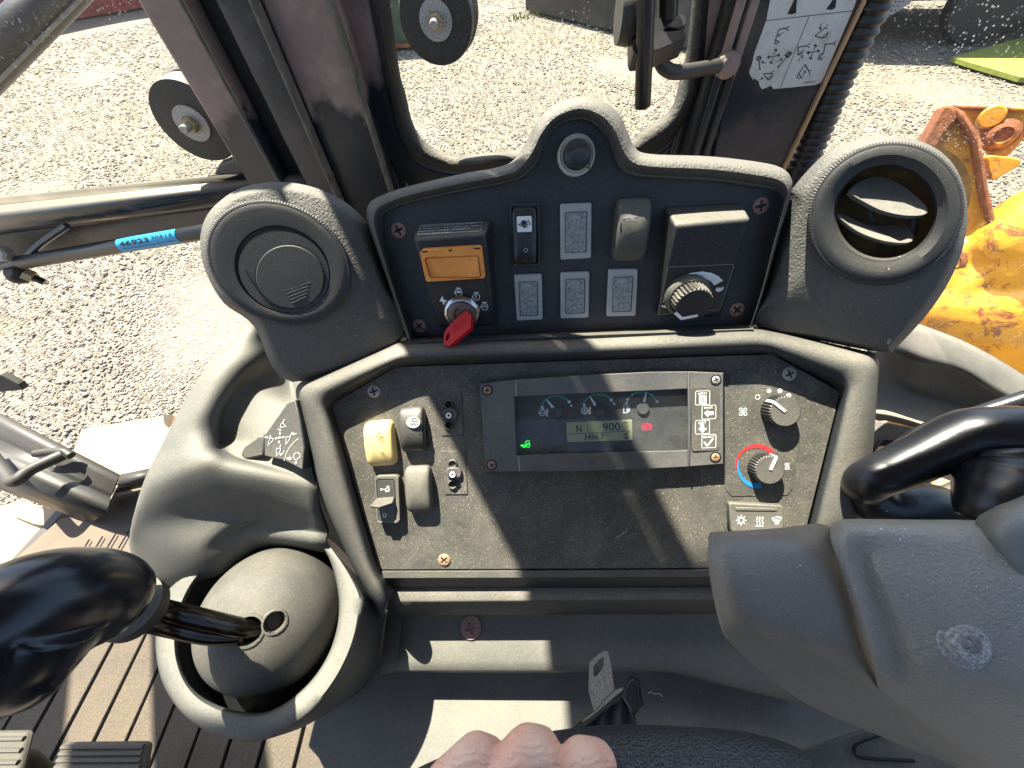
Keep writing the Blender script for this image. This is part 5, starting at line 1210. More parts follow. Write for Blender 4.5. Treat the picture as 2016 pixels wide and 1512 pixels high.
fc = ring_loft('vent_face', VL, [(cL, 143, 111, 28, .0088), (cL, 138, 106, 28, .0096), (cL, 128, 98, 28, .0098), ((556, 530), 98, 83, 28, .0092), ((557, 532), 96, 81, 28, .0070), ((558, 533), 94, 80, 28, .0070), ((559, 534), 92, 78, 28, .0088), ((560, 535), 60, 50, 28, .0090), ((560, 535), 2, 2, 28, .0090)], M['vent'], tv, n=72, cap=True, sharp=25)
ring_loft('closed_flap', VL, [((571, 545), 68, 62, 20, .0086), ((571, 545), 67.5, 61.5, 20, .0098), ((571, 545), 66, 60, 20, .0102), ((571, 545), 2, 2, 20, .0108)], M['vent'], tv, n=56, cap=True, sharp=25)
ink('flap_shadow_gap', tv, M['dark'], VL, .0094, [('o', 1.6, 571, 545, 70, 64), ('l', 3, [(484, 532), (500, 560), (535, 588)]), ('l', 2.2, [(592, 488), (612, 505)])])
for k in range(5): tube('finger_grip', [VL(563+3*k, 574+6*k-1.5, .0102), VL(611-2*k, 556+7*k, .0102)], .0005, M['vent'], tv, seg=6)
# right vent, open
tr = thing('air_vent', 'round right air vent, open with two louvres, yellow showing behind', 'air vent', VR(1740, 690), group='round air vents of the dashboard')
ho = [(1478, 644), (1503, 572), (1528, 482), (1556, 392), (1560, 372), (1600, 325), (1640, 292), (1700, 271), (1762, 267), (1830, 285), (1878, 325), (1902, 385), (1903, 450), (1885, 520), (1840, 600), (1765, 684), (1738, 694), (1600, 668)]
hi = [(1492, 636), (1520, 572), (1548, 500), (1580, 420), (1592, 385), (1625, 340), (1660, 312), (1705, 292), (1760, 287), (1815, 302), (1858, 340), (1882, 390), (1882, 446), (1864, 510), (1820, 585), (1755, 665), (1732, 678), (1605, 655)]
# housing is a tube-like cup: build it with an opening for the duct
L0 = [np.array(q, float) for q in cr(ho, 5, True)]; L1 = [np.array(q, float) for q in cr(hi, 5, True)]
cR = np.array([1742., 419.])
def onel(q, s_):      # same direction on the inner opening ellipse
    d = q-cR; a = math.atan2(d[1], d[0]); return cR+np.array([108*math.cos(a), 100*math.sin(a)])*s_
rows = [[VR(*q, -.062) for q in L0], [VR(*q, -.016) for q in L0]]
for s_ in (.12, .3, .5, .72, 1.0): rows.append([VR(*(a*(1-s_)+b*s_), -.016*(1-math.sin(s_*math.pi/2))) for a, b in zip(L0, L1)])
rows.append([VR(*onel(b, 1), .0) for b in L1]); rows.append([VR(*onel(b, 1), -.05) for b in L1])
v, f = loft_vf(rows, True); mk('housing', v, f, M['hood'], tr, sharp=50, fix=False)
serr(VR, (1745, 420), 158, 138, -25, 0, .010, tr, M['vent'])
ring_loft('vent_face', VR, [((1745, 420), 151, 132, -25, .0098), ((1745, 420), 144, 126, -25, .0110), ((1744, 419), 125, 112, -25, .0112), ((1743, 418), 110, 100, -25, .0085), ((1743, 418), 103, 94, -15, .0080), ((1743, 418), 97, 90, -10, .004), ((1743, 418), 95, 90, -10, -.045)], M['vent'], tr, n=72, sharp=35, fix=False)
# louvres: thick lens-shaped fins
for nm, pts, hh in (('louvre', [(1672, 374), (1690, 358), (1722, 347), (1752, 352), (1790, 374), (1826, 410), (1818, 423), (1780, 424), (1735, 414), (1695, 394), (1674, 380)], .004), ('louvre', [(1650, 420), (1668, 425), (1700, 440), (1745, 446), (1785, 442), (1799, 470), (1785, 478), (1740, 474), (1690, 456), (1655, 430)], .002)):
    pts = [tuple(q) for q in cr(pts, 4, True)]
    top = [VR(*q, hh+(-.018*math.sin(math.pi*i/19) if i < 20 else .003*min(1, (i-19)/5))) for i, q in enumerate(pts)]
    dn = np.array([0, .25, -1.])*.0028
    v = top+[p+dn for p in top]; m_ = len(top)
    mk(nm, v, [tuple(range(m_)), tuple(range(m_, 2*m_))[::-1]]+[(i, i+m_, (i+1) % m_+m_, (i+1) % m_) for i in range(m_)], M['fin'], tr, bevel=.0006)
tube('link_pin', [VR(1712, 404, .0), VR(1717, 434, -.002)], .0022, M['dark'], tr, seg=8)
tube('pivot_bar', [VR(1800, 430, -.004), VR(1795, 462, -.006)], .003, M['dark'], tr, seg=8)
lathe('amber_duct', (VR(1743, 418, -.02), VR.x, VR.y, VR.n), [(.047, .0), (.047, -.045), (.044, -.055), (.001, -.058)], simple('amber_dust_duct', (.10, .055, .012, 1), .8, var=.5, varscale=60), tr, seg=30, fix=False)

# ================================================================ joystick armrest pod
jt = thing('joystick_pod', 'dusty moulded armrest pod with cup hollow and ring around the joystick dome', 'armrest', dz(520, 1230, .42))
zA = .345
def D(u, v, z): return dz(u, v, z)
JP = []
def rowz(pts): return [D(*p) for p in pts]
# ring plane from the level of the pod top
Pt = D(450, 905, .340); wall = march(Pt, 1045, 66)
RZ = wall[2]
JO = Plane(wall, nz(np.array([.0, -.10, 1.0])))
cup = [
 [(500, 640, .46), (494, 640, .425), (506, 646, .415), (530, 672, .44), (545, 692, .45), (570, 715, .45), (600, 735, .44)],
 [(452, 690, .44), (440, 697, .400), (470, 690, .392), (505, 700, .400), (532, 730, .422), (575, 765, .430), (605, 775, .40)],
 [(412, 740, .42), (404, 742, .382), (430, 735, .374), (464, 738, .380), (492, 762, .396), (560, 800, .396), (608, 815, .378)],
 [(378, 800, .41), (368, 800, .372), (398, 795, .362), (424, 800, .366), (448, 818, .383), (530, 840, .381), (612, 850, .366)],
 [(352, 850, .40), (342, 852, .364), (375, 845, .354), (412, 850, .361), (440, 865, .381), (505, 880, .372), (616, 890, .360)],
 [(332, 890, .39), (322, 893, .358), (360, 885, .347), (405, 885, .347), (432, 890, .364), (480, 908, .360), (618, 925, .357)],
 [(318, 915, .385), (308, 920, .353), (350, 912, .342), (410, 905, .338), (450, 912, .345), (510, 925, .350), (622, 945, .358)],
 [(305, 940, .38), (297, 945, .350), (330, 942, .341), (395, 928, .338), (455, 930, .342), (520, 938, .346), (626, 960, .356)],
]
# bowl wall rows fall from the pod top to the ring
def mrow(base, vs, phi):
    out = []
    for (u, v, z), vv in zip(base, vs):
        out.append(march(D(u, v, z), vv, phi))
    return out
cup3 = [rowz(r) for r in cup]
r8 = [D(293, 970, .378), D(286, 975, .352), D(308, 978, .346), march(D(395, 935, .340), 968, 60), march(D(455, 935, .343), 972, 62), march(D(520, 945, .347), 975, 62), march(D(626, 965, .356), 992, 50)]
r9 = [D(280, 1010, .376), D(276, 1012, .355), D(292, 1018, .352), march(r8[3], 1010, 68), march(r8[4], 1010, 70), march(r8[5], 1008, 70), march(r8[6], 1020, 60)]
r10 = [D(270, 1050, .375), D(268, 1052, .360), D(282, 1062, .358), JO(390, 1074, .024), JO(449, 1046, .019), JO(512, 1028, .014), march(r9[6], 1045, 62)]
r11 = [JO(268, 1072, .0)+np.array([-.005, 0, -.03]), JO(268, 1070, .0), JO(300, 1132, .0005), JO(404, 1112, .0060), JO(455, 1077, .0075), JO(513, 1052, .0070), JO(645, 1066, .006)]
r12 = [r11[0]+np.array([0, 0, -.03]), r11[1]+np.array([0, 0, -.02]), r11[2]+np.array([.002, -.002, -.015])]+[p+np.array([0, -.003, -.020]) for p in r11[3:]]
skin('pod_shell', cup3+[r8, r9, r10, r11, r12], M['pod'], jt, nu=5, nv=5, thick=.004)
# outer flank of the pod falling to the floor
ed = [(c[1]) for c in cup3]+[r8[1], r9[1], r10[1], r11[1]]
rows = [cr(ed, 4), [p+np.array([-.006, .0, -.012]) for p in cr(ed, 4)], [p+np.array([.012, .0, -.16]) for p in cr(ed, 4)], [p+np.array([.03, 0, -.38]) for p in cr(ed, 4)]]
v, f = loft_vf(rows, False); mk('pod_flank', v, f, M['pod'], jt, sharp=None)
# ring round the dome
RI = [(640, 172), (1720, 190)]
ri = [(1640, 172), (1480, 200), (1330, 262), (1200, 350), (1110, 450), (1050, 570), (1015, 700), (1008, 830), (1030, 940), (1075, 1035), (1150, 1110), (1260, 1165), (1370, 1192), (1480, 1198), (1580, 1165), (1690, 1090), (1790, 985), (1865, 860), (1910, 720), (1922, 580), (1905, 450), (1868, 330), (1815, 250), (1740, 195)]
ro = [(1650, 95), (1450, 110), (1270, 190), (1140, 330), (1010, 440), (920, 560), (888, 700), (882, 840), (910, 1000), (975, 1130), (1060, 1230), (1180, 1308), (1330, 1352), (1460, 1362), (1620, 1310), (1760, 1215), (1880, 1080), (1970, 930), (2030, 780), (2060, 640), (2070, 560), (2010, 440), (1930, 320), (1830, 190)]
hh = lambda i: .0
L_i = [np.array(q) for q in cr(ri, 4, True)]; L_o = [np.array(q) for q in cr(ro, 4, True)]
rows = [[JO(*A5(q), -.06) for q in L_i], [JO(*A5(q), -.004) for q in L_i]]
for s_, h in ((.06, .0), (.16, .0022), (.45, .003), (.78, .0025), (.93, -.001), (1.0, -.007)): rows.append([JO(*A5(a*(1-s_)+b*s_), h) for a, b in zip(L_i, L_o)])
cen = JO(*A5((1480, 700)))
for k, (dzz, sc_) in enumerate(((-.03, .99), (-.075, .93), (-.12, .84), (-.14, .75))): rows.append([cen+(p-cen)*np.array([sc_, sc_, 1])+np.array([0, 0, dzz]) for p in rows[7]])
v, f = loft_vf(rows, True); mk('ring_collar', v, f, M['pod'], jt, sharp=55, fix=False)
mk('ring_well', [JO(*A5(q), -.050) for q in L_o[::2]], [tuple(range(len(L_o[::2])))], M['dark'], jt, solid=.002)
# deck joining ring to bezel (lit strip left of the bezel)
# decal panel with bucket diagrams
dp = Plane(D(560, 870, .345), nz(np.array([-.15, -.62, .78])))
dcp = prism('decal_wedge', dp, [(300, 890), (560, 515), (640, 400), (760, 350), (830, 640), (900, 1060), (880, 1410), (600, 1265), (300, 1195)], -.03, .0, M['mould'], jt, T=C7, bevel=.0012)
prism('wedge_foot', dp, [(-10, 1060), (210, 885), (300, 885), (300, 1195), (30, 1250), (-60, 1180)], -.03, -.002, M['mould'], jt, T=C7, bevel=.002)
pin = lambda x, y: [('f', [(x-14, y-10), (x+14, y-10), (x, y-34)])]
bk = []
for (x, y, dx, dy) in ((540, 855, 0, -1), (585, 912, 1, 0), (525, 985, 0, 1), (482, 930, -1, 0)):
    px_, py_ = -dy, dx; bk.append(('f', [(x+px_*18-dx*4, y+py_*18-dy*4), (x-px_*18-dx*4, y-py_*18-dy*4), (x+dx*22, y+dy*22)])); bk.append(('l', 12, [(x-dx*22, y-dy*22), (x, y)]))
bk += [('d', 532, 918, 17), ('lc', 6, [(575, 700), (630, 752), (540, 768), (552, 715)]), ('l', 9, [(580, 692), (604, 645)]), ('l', 6, [(505, 775), (515, 800), (548, 808)]), ('l', 6, [(530, 825), (552, 808), (545, 790)])]
bk += [('lc', 6, [(382, 922), (438, 930), (430, 960), (360, 1038)]), ('l', 9, [(404, 918), (384, 880)]), ('l', 6, [(306, 915), (358, 912)]), ('l', 6, [(340, 895), (360, 912), (340, 932)])]
bk += [('lc', 6, [(628, 905), (692, 900), (680, 940), (624, 1020)]), ('l', 10, [(692, 892), (726, 838)]), ('l', 6, [(790, 860), (728, 868)]), ('l', 6, [(752, 846), (728, 868), (756, 884)])]
bk += [('lc', 6, [(484, 1075), (548, 1082), (542, 1115), (486, 1192)]), ('l', 9, [(538, 1068), (546, 1015)]), ('l', 6, [(600, 1108), (580, 1158), (535, 1172)]), ('l', 6, [(548, 1150), (532, 1172), (560, 1186)])]
bk += [('l', 5, [(812, 930), (745, 985), (680, 1060), (630, 1150), (596, 1262)]), ('l', 6, [(630, 1222), (722, 1215)]), ('l', 6, [(640, 1240), (712, 1238)]), ('l', 6, [(678, 1188), (684, 1258)]), ('lc', 6, [(752, 1240), (742, 1200), (748, 1158), (790, 1140), (830, 1155), (838, 1205), (800, 1225), (790, 1250)]), ('f', [(772, 1262), (790, 1292), (772, 1318), (756, 1292)])]
ink('bucket_diagram', dcp, M['white'], dp, .0006, bk, T=C7)

# dome boot and joystick
dt = thing('joystick', 'glossy black joystick with a bent shaft rising from a grey dome', 'joystick', JO(*A5((1480, 700)), -.05))
cd = ray(541, 1212); cd = nz(cd); 
# sphere whose outline matches the picture
dist = np.linalg.norm(JO(530, 1225, 0))+.030; Rd = dist*math.sin(math.atan(121/math.hypot(FPX, math.hypot(530-1008, 1225-756))))*1.06
cs = cd*dist; nd = JO.n; xx, yy = JO.x, JO.y
holes = [(487, 1243, .0105), (541, 1225, .0080)]
hp_ = []
for (u, v_, r) in holes:
    d = nz(ray(u, v_)); b = d @ cs; disc_ = b*b-(cs @ cs-Rd*Rd); hp_.append((d*(b-math.sqrt(max(0, disc_))), r))
V, F = [], []; na, nr_ = 420, 260
for i in range(nr_):
    ph = (i/(nr_-1))*math.radians(112)
    for j in range(na):
        a = 2*math.pi*j/na; dr = (xx*math.cos(a)+yy*math.sin(a))*math.sin(ph)+nd*math.cos(ph); P = cs+dr*Rd; sink = 0
        for (c, r) in hp_:
            q = np.linalg.norm(P-c)
            if q < r: sink = -.012
            elif q < r*1.22: sink = .0009
        V.append(P+dr*sink)
for i in range(nr_-1):
    for j in range(na): F.append((i*na+j, i*na+(j+1) % na, (i+1)*na+(j+1) % na, (i+1)*na+j))
M['dome'] = plastic('dome_plastic', (.036, .035, .032, 1), dust=.24, rough=.62, grain=1300, gd=.0003, specks=.45, minup=.1, film=.05, patch=30, speck_scale=800)
mk('dome_boot', V, F, M['dome'], dt, sharp=60)
s0 = hp_[0][0]-nd*.006
kz = .205
E1 = D(330, 1205, .285)
tube('shaft', cr([s0-nd*.01, s0+nz(E1-s0)*.012, (s0+E1)/2, E1, D(240, 1185, .255)], 6), .0078, M['shaft'], dt, seg=20, sharp=None)
off = np.array([0, -.010, -.006])
tube('shaft_sleeve', cr([s0+nz(E1-s0)*.008+off*.5, (s0+E1)/2+off, E1+off, D(240, 1185, .255)+off*.8], 6), .0055, M['shaft'], dt, seg=20, sharp=None)
# knob: egg with a flat collar at the right end and a grip running down-left
def KD(u, v, z=kz): return D(u, v, z)
axk = nz(KD(0, 1240)-KD(290, 1165))
v_, f_ = tube_vf([D(282, 1204, .268), D(268, 1200, .262), D(250, 1194, .255)], [.0150, .0195, .0198], 40); mk('grip_collar', v_, f_, M['rubber'], dt, sharp=30)
zk = lambda u: float(np.interp(u, [-100, 0, 100, 200, 300], [.185, .197, .212, .232, .262]))
ep = [(u-58, v+4, r*.84*zk(u-58)/FPX) for u, v, r in [(296, 1186, 52), (290, 1184, 76), (276, 1180, 92), (250, 1176, 104), (215, 1175, 112), (175, 1178, 117), (130, 1187, 120), (85, 1205, 121), (40, 1232, 120), (-10, 1275, 120), (-60, 1340, 116)]]
path = cr([D(u, v, zk(u)) for u, v, r in ep], 4); rr2 = [float(x[0]) for x in cr([np.array([r]) for u, v, r in ep], 4)]
mm = Mesh(); v_, f_ = tube_vf(path, rr2, 36); mm.add(v_, f_)
v_, f_ = tube_vf(cr([KD(120, 1215), KD(85, 1270), KD(40, 1315), KD(-20, 1345), KD(-80, 1365)], 4), .0200, 28); mm.add(v_, f_)
v_, f_ = tube_vf(cr([KD(105, 1300), KD(88, 1335, kz-.004), KD(48, 1364, kz-.004), KD(-20, 1380, kz-.004)], 4), .0090, 20); mm.add(v_, f_)
mm.build('knob', M['knob'], dt, remesh=.0011, smooth_it=30, sharp=None)

# ================================================================ flange and shelf below the panels
sh = thing('lower_tray', 'wide dark tray and step below the instrument panel', 'tray', np.array([0, -.05, -.5]))
us = np.linspace(752, 1640, 24); rows = [[] for _ in range(9)]
zs = None
for k, u in enumerate(us):
    dip = max(0, (u-1340)/300)
    base = march(march(march(march(march(LO(u, 1121-2*k/24, .001), 1138, 34), 1159, 72), 1182, 6), 1212, 74), 1216, 85)
    if zs is None: zs = base[2]
    a = base+np.array([0, .01, -.012]); b = march(a, 1228, 14); c = march(b, 1300+55*dip, 13); d = march(c, 1318+70*dip, 30); e = march(d, 1324+72*dip, 60)
    e2 = e+np.array([0, .004, -.02]); e3 = e+np.array([0, .012, -.075])
    for i, p in enumerate([a+np.array([0, .02, .0]), a, b, (b+c)/2, c, d, e, e2, e3]): rows[i].append(p)
v, f = loft_vf(rows, False); mk('step', v, f, M['pod'], sh, sharp=60, solid=.003)
ftop = rows[4][8][2]; SZ = ftop-.062
endq = [r[0] for r in rows]
mk('step_end', endq+[p+np.array([-.02, -.004, -.01]) for p in endq], [(i, i+1, i+10, i+9) for i in range(8)], M['mould'], sh, sharp=60)
SP = Plane((0, 0, SZ), (0, 0, 1))
prism('tray_floor', SP, [(640, 1330), (750, 1290), (1500, 1290), (1760, 1400), (1700, 1440), (1545, 1492), (1500, 1640), (700, 1640), (625, 1492), (605, 1470)], -.012, 0, M['pod'], sh, bevel=.002)
prism('tray_side', Plane((0, 0, SZ-.05), (0, 0, 1)), [(1700, 1436), (2100, 1500), (2100, 1700), (1500, 1700), (1540, 1494)], -.01, 0, M['mould'], sh, bevel=.002)
tube('cable_clip', cr([atz(1755, 1440, SZ-.045), atz(1690, 1462, SZ-.045), atz(1682, 1480, SZ-.045), atz(1700, 1492, SZ-.045), atz(1800, 1498, SZ-.045)], 5), .0016, M['dark'], sh, seg=8)
for k in range(7): prism('rubber_tooth', Plane((0, 0, SZ-.015), (0, 0, 1)), [(636+9*k, 1488), (642+9*k, 1488), (646+9*k, 1506+3*(k % 3)), (640+9*k, 1506+3*(k % 2))], -.004, 0, M['dark'], sh)
STP = Plane(rows[2][8], nz(np.cross(rows[2][9]-rows[2][8], rows[4][8]-rows[2][8]))*(-1 if np.cross(rows[2][9]-rows[2][8], rows[4][8]-rows[2][8])[2] < 0 else 1))
screw(sh, STP, (927, 1236), 15, M['rust'], 20, h=.002, washer=M['rust'])

# ================================================================ right side shelf and linkage
rs = thing('right_side_shelf', 'dark curved side shelf with dusty rim beside the right vent', 'side console', dz(1850, 780, .5))
R_ = [[(1700, 650, .50), (1780, 632, .52), (1850, 652, .53), (1920, 682, .54), (2000, 728, .55), (2090, 790, .56)],
      [(1700, 662, .48), (1780, 645, .50), (1850, 665, .51), (1920, 695, .52), (2000, 742, .53), (2090, 800, .54)],
      [(1715, 690, .475), (1765, 686, .495), (1830, 708, .50), (1900, 728, .51), (1975, 775, .52), (2090, 830, .53)],
      [(1722, 702, .48), (1760, 698, .51), (1815, 716, .515), (1880, 728, .52), (1950, 765, .53), (2090, 840, .54)],
      [(1720, 750, .52), (1760, 752, .545), (1810, 770, .55), (1870, 790, .55), (1940, 815, .55), (2090, 870, .55)],
      [(1715, 800, .53), (1755, 805, .545), (1800, 818, .55), (1850, 838, .55), (1930, 860, .55), (2090, 900, .55)],
      [(1715, 812, .515), (1755, 818, .53), (1800, 830, .535), (1850, 848, .535), (1930, 880, .535), (2090, 920, .535)],
      [(1715, 826, .53), (1755, 830, .545), (1800, 842, .55), (1850, 858, .55), (1930, 895, .55), (2090, 935, .55)]]
skin('shelf_shell', [rowz(r) for r in R_], M['shelf'], rs, nu=5, nv=5, thick=.004)
lp = Plane(dz(1800, 900, .58), nz(np.array([-.1, -.35, .93])))
prism('linkage_floor', lp, [(1660, 815), (1900, 860), (2100, 880), (2100, 1150), (1660, 1150)], -.01, 0, M['mould_dusty'], rs, bevel=.002)
lk = thing('lever_linkage', 'rusty lever linkage with black slotted frames under the right shelf', 'linkage', lp(1800, 1000))
prism('slot_frame', lp, [(150, 800), (270, 560), (300, 530), (390, 530), (450, 570), (440, 640), (230, 820)], 0, .012, M['dark'], lk, T=C8, bevel=.001)
prism('rust_block', lp, [(255, 655), (305, 588), (400, 625), (330, 690)], .010, .022, M['rustlight'], lk, T=C8, bevel=.002)
prism('slot_frame', lp, [(760, 1050), (820, 960), (930, 870), (1030, 880), (1080, 940), (980, 1060), (880, 1110)], 0, .012, M['dark'], lk, T=C8, bevel=.001)
prism('rust_block', lp, [(820, 990), (860, 900), (1030, 960), (990, 1010)], .010, .022, M['rustlight'], lk, T=C8, bevel=.002)
prism('slot_frame', lp, [(1150, 850), (1210, 825), (1260, 880), (1190, 890)], 0, .012, M['dark'], lk, T=C8, bevel=.001)
prism('rust_block', lp, [(1070, 1195), (1190, 1175), (1205, 1230), (1085, 1262)], .004, .016, M['rust'], lk, T=C8, bevel=.002)
lathe('pivot_hole', (lp(*C8((725, 1000)), .004), lp.x, lp.y, lp.n), [(.009, 0), (.009, .006), (.006, .008)], M['dark'], lk, seg=20)
ink('diagram', rs, M['white'], lp, .001, [('l', 12, [(78, 1250), (160, 1210), (185, 1240)]), ('l', 12, [(80, 1280), (180, 1310)]), ('l', 12, [(250, 1260), (330, 1310)])], T=C8)
tube('lower_rod', [D(*C8((820, 1130)), .50), D(*C8((1440, 850)), .47)], .0115, M['rubber'], lk, seg=18)
tl_ = thing('thin_lever', 'long thin black lever crossing the right shelf', 'lever', D(1712, 915, .46))
tube('lever_rod', cr([D(*C8((120, 790)), .47), D(*C8((330, 700)), .465), D(*C8((600, 510)), .45), D(*C8((820, 400)), .44), D(*C8((1250, 270)), .42), D(*C8((1900, 60)), .40)], 6), [.006]*6+[.0085]*25, M['rod'], tl_, seg=18)

# curved gloss handle (turn signal / grab loop) on the column
hd = thing('loop_handle', 'glossy black curved loop handle beside the steering column cover', 'handle', D(1900, 1000, .27))
hz = .27
hpnt = [C8(q) for q in ((1900, 620), (1600, 530), (1340, 500), (1150, 500), (950, 570), (700, 690), (400, 830), (170, 930))]
hpath = [D(*q, hz+.004*i) for i, q in enumerate(hpnt)]
hr_ = [.0270, .0245, .0220, .0205, .0190, .0175, .0165, .0155]
tube('upper_bar', cr(hpath+[D(*C8((110, 1000)), hz+.040)], 5), [float(x[0]) for x in cr([np.array([r]) for r in hr_+[.0150]], 5)], M['handle'], hd, seg=28, sharp=None)
hp2 = [D(*C8(q), hz+.045+.003*i) for i, q in enumerate(((100, 975), (220, 1150), (420, 1190), (640, 1190), (860, 1240), (1100, 1380), (1300, 1500)))]
tube('lower_bar', cr(hp2, 5), [float(x[0]) for x in cr([np.array([r]) for r in (.013, .0175, .0200, .0205, .0200, .0190, .018)], 5)], M['handle'], hd, seg=28, sharp=None)
hp3 = [D(*C8(q), z) for q, z in (((1500, 640), hz), ((1560, 850), hz-.004), ((1520, 1050), hz-.01), ((1440, 1180), hz-.014), ((1400, 1350), hz-.014))]
tube('stem', cr(hp3, 5), [float(x[0]) for x in cr([np.array([r]) for r in (.02, .024, .026, .022, .018)], 5)], M['handle'], hd, seg=28, sharp=None)

# ================================================================ steering column shroud
st = thing('column_shroud', 'grey textured steering column cover with a corroded screw, lower right', 'column cover', D(1750, 1300, .22))
lobe = [[(460, 170, .232), (560, 165, .250), (800, 150, .262), (985, 128, .27), (1080, 150, .275)],
        [(452, 215, .215), (540, 180, .226), (780, 170, .236), (960, 150, .243), (1082, 185, .250)],
        [(447, 275, .209), (540, 215, .209), (760, 198, .214), (940, 218, .214), (1084, 250, .226)],
        [(455, 380, .209), (560, 350, .200), (760, 330, .203), (960, 330, .205), (1110, 350, .214)],
        [(480, 520, .209), (600, 500, .198), (800, 500, .199), (990, 510, .202), (1150, 500, .208)],
        [(515, 655, .212), (640, 650, .200), (840, 680, .200), (1030, 720, .202), (1200, 700, .206)],
        [(560, 720, .224), (680, 740, .214), (880, 790, .212), (1060, 840, .210), (1255, 850, .208)],
        [(700, 850, .245), (800, 870, .238), (950, 920, .232), (1130, 960, .226), (1300, 950, .214)],
        [(950, 1030, .262), (1040, 1040, .254), (1180, 1070, .246), (1330, 1090, .236), (1480, 1060, .224)],
        [(1250, 1160, .275), (1350, 1180, .268), (1480, 1220, .260), (1620, 1260, .250), (1750, 1200, .238)],
        [(1480, 1260, .285), (1600, 1300, .278), (1720, 1360, .27), (1860, 1420, .262), (2050, 1350, .250)]]
lobe = [r+[(r[-1][0]+110, r[-1][1]+10, r[-1][2]+.03)] for r in lobe]
skin('left_lobe', [[D(*A8(p[:2]), p[2]) for p in r] for r in lobe], M['shroud2'], st, nu=6, nv=5, thick=.004)
main = [[(1052, 150, .258), (1085, 118, .252), (1160, 105, .250), (1500, 108, .250), (1800, 112, .248), (2200, 150, .245)],
        [(1054, 190, .222), (1092, 130, .216), (1165, 118, .212), (1500, 122, .212), (1800, 130, .211), (2200, 170, .209)],
        [(1062, 230, .207), (1110, 190, .202), (1190, 170, .199), (1500, 170, .196), (1800, 200, .194), (2200, 240, .190)],
        [(1110, 360, .2035), (1150, 340, .199), (1240, 310, .200), (1340, 330, .1945), (1800, 360, .187), (2200, 400, .184)],
        [(1165, 540, .202), (1210, 530, .197), (1300, 490, .199), (1400, 500, .192), (1800, 520, .184), (2200, 560, .181)],
        [(1225, 730, .201), (1265, 720, .196), (1370, 690, .198), (1470, 680, .191), (1800, 700, .183), (2200, 740, .179)],
        [(1278, 880, .203), (1310, 880, .198), (1420, 850, .199), (1520, 840, .191), (1820, 880, .183), (2200, 920, .178)],
        [(1300, 950, .212), (1350, 955, .205), (1460, 945, .200), (1600, 960, .194), (1860, 1010, .187), (2200, 1060, .182)],
        [(1400, 1040, .228), (1440, 1050, .220), (1560, 1080, .212), (1700, 1110, .204), (1920, 1150, .196), (2200, 1190, .190)],
        [(1560, 1150, .242), (1620, 1180, .234), (1740, 1240, .224), (1860, 1280, .216), (2020, 1310, .208), (2250, 1330, .200)],
        [(1750, 1300, .256), (1820, 1330, .250), (1920, 1400, .240), (2020, 1440, .232), (2150, 1460, .222), (2300, 1480, .214)]]
skin('main_cover', [[D(*A8(p[:2]), p[2]) for p in r] for r in main], M['shroud'], st, nu=6, nv=5, thick=.004)
M['rustzinc'] = screwmat('rusted_screw_centre', (.16, .10, .09, 1), (.40, .38, .38, 1), .3)
SC = Plane(D(*A8((1725, 718)), .185), nz(np.array([.05, -.30, .95])))
nrm_s = nz(np.cross(D(1900, 1200, .187)-D(1700, 1200, .194), D(1900, 1400, .181)-D(1900, 1200, .187)));  nrm_s = nrm_s if nrm_s @ SC.p < 0 else -nrm_s
SC = Plane(SC.p+nrm_s*-.001, nrm_s)
lathe('worn_washer', (SC(*A8((1722, 718)), .0005), SC.x, SC.y, SC.n), [(.0118, -.002), (.0118, .0004), (.0113, .0010), (.0094, .0012), (.0090, .0026), (.0076, .0030), (.0073, .0042), (.006, .0044)], M['zinc'], st, seg=40)
screw(st, SC, (1748, 722), 50, M['rustzinc'], 30, A8, h=.0040)
# second dark lobe at the right edge
lb = [[(2080, -40, .215), (1960, 10, .215), (1880, 40, .215), (1790, 90, .222)], [(2080, 0, .200), (1960, 40, .197), (1860, 80, .198), (1775, 120, .210)], [(2080, 120, .190), (1980, 140, .186), (1860, 170, .190), (1785, 190, .205)],
      [(2080, 260, .188), (1990, 290, .184), (1900, 290, .190), (1820, 280, .205)], [(2100, 420, .188), (2020, 430, .186), (1950, 420, .194), (1880, 400, .208)], [(2200, 600, .19), (2120, 600, .19), (2050, 560, .198), (1960, 520, .212)]]
skin('right_lobe', [[D(*A8(p[:2]), p[2]) for p in r] for r in lb], M['shroud2'], st, nu=6, nv=6, thick=.004)

# ================================================================ seat belt tongue
bt = thing('seat_belt', 'steel seat belt tongue with black webbing leaning on the tray', 'seat belt', atz(1200, 1500, SZ))
M['tongue'] = screwmat('dirty_steel_tongue', (.16, .14, .11, 1), (.36, .34, .29, 1), .6)
BP = Plane(dz(1185, 1370, .33), nz(np.array([-.35, -.10, .93])))
ringslab('tongue', BP, [(1612, 700), (1660, 660), (1695, 635), (1722, 645), (1735, 700), (1758, 860), (1640, 985), (1608, 860)], [(1634, 732), (1650, 710), (1680, 680), (1694, 676), (1696, 708), (1690, 735), (1652, 782), (1640, 778)], -.002, 0, M['tongue'], bt, T=A6, bevel=.0006)
prism('tongue_root', BP, [(1758, 858), (1800, 845), (1820, 850), (1560, 1075), (1530, 1072), (1600, 1010), (1640, 985)], -.002, .0, M['tongue'], bt, T=A6, bevel=.0006)
prism('plastic_cover', BP, [(1805, 850), (1840, 785), (1870, 790), (1888, 830), (1895, 900), (1912, 960), (1880, 1000), (1850, 1010), (1830, 960), (1795, 900)], -.012, .004, M['rod'], bt, T=A6, bevel=.003, seg=3)
prism('cover_lip', BP, [(1516, 1080), (1545, 1048), (1580, 1045), (1810, 868), (1840, 870), (1600, 1070), (1540, 1105), (1520, 1100)], -.008, .003, M['rod'], bt, T=A6, bevel=.002)
wr = []
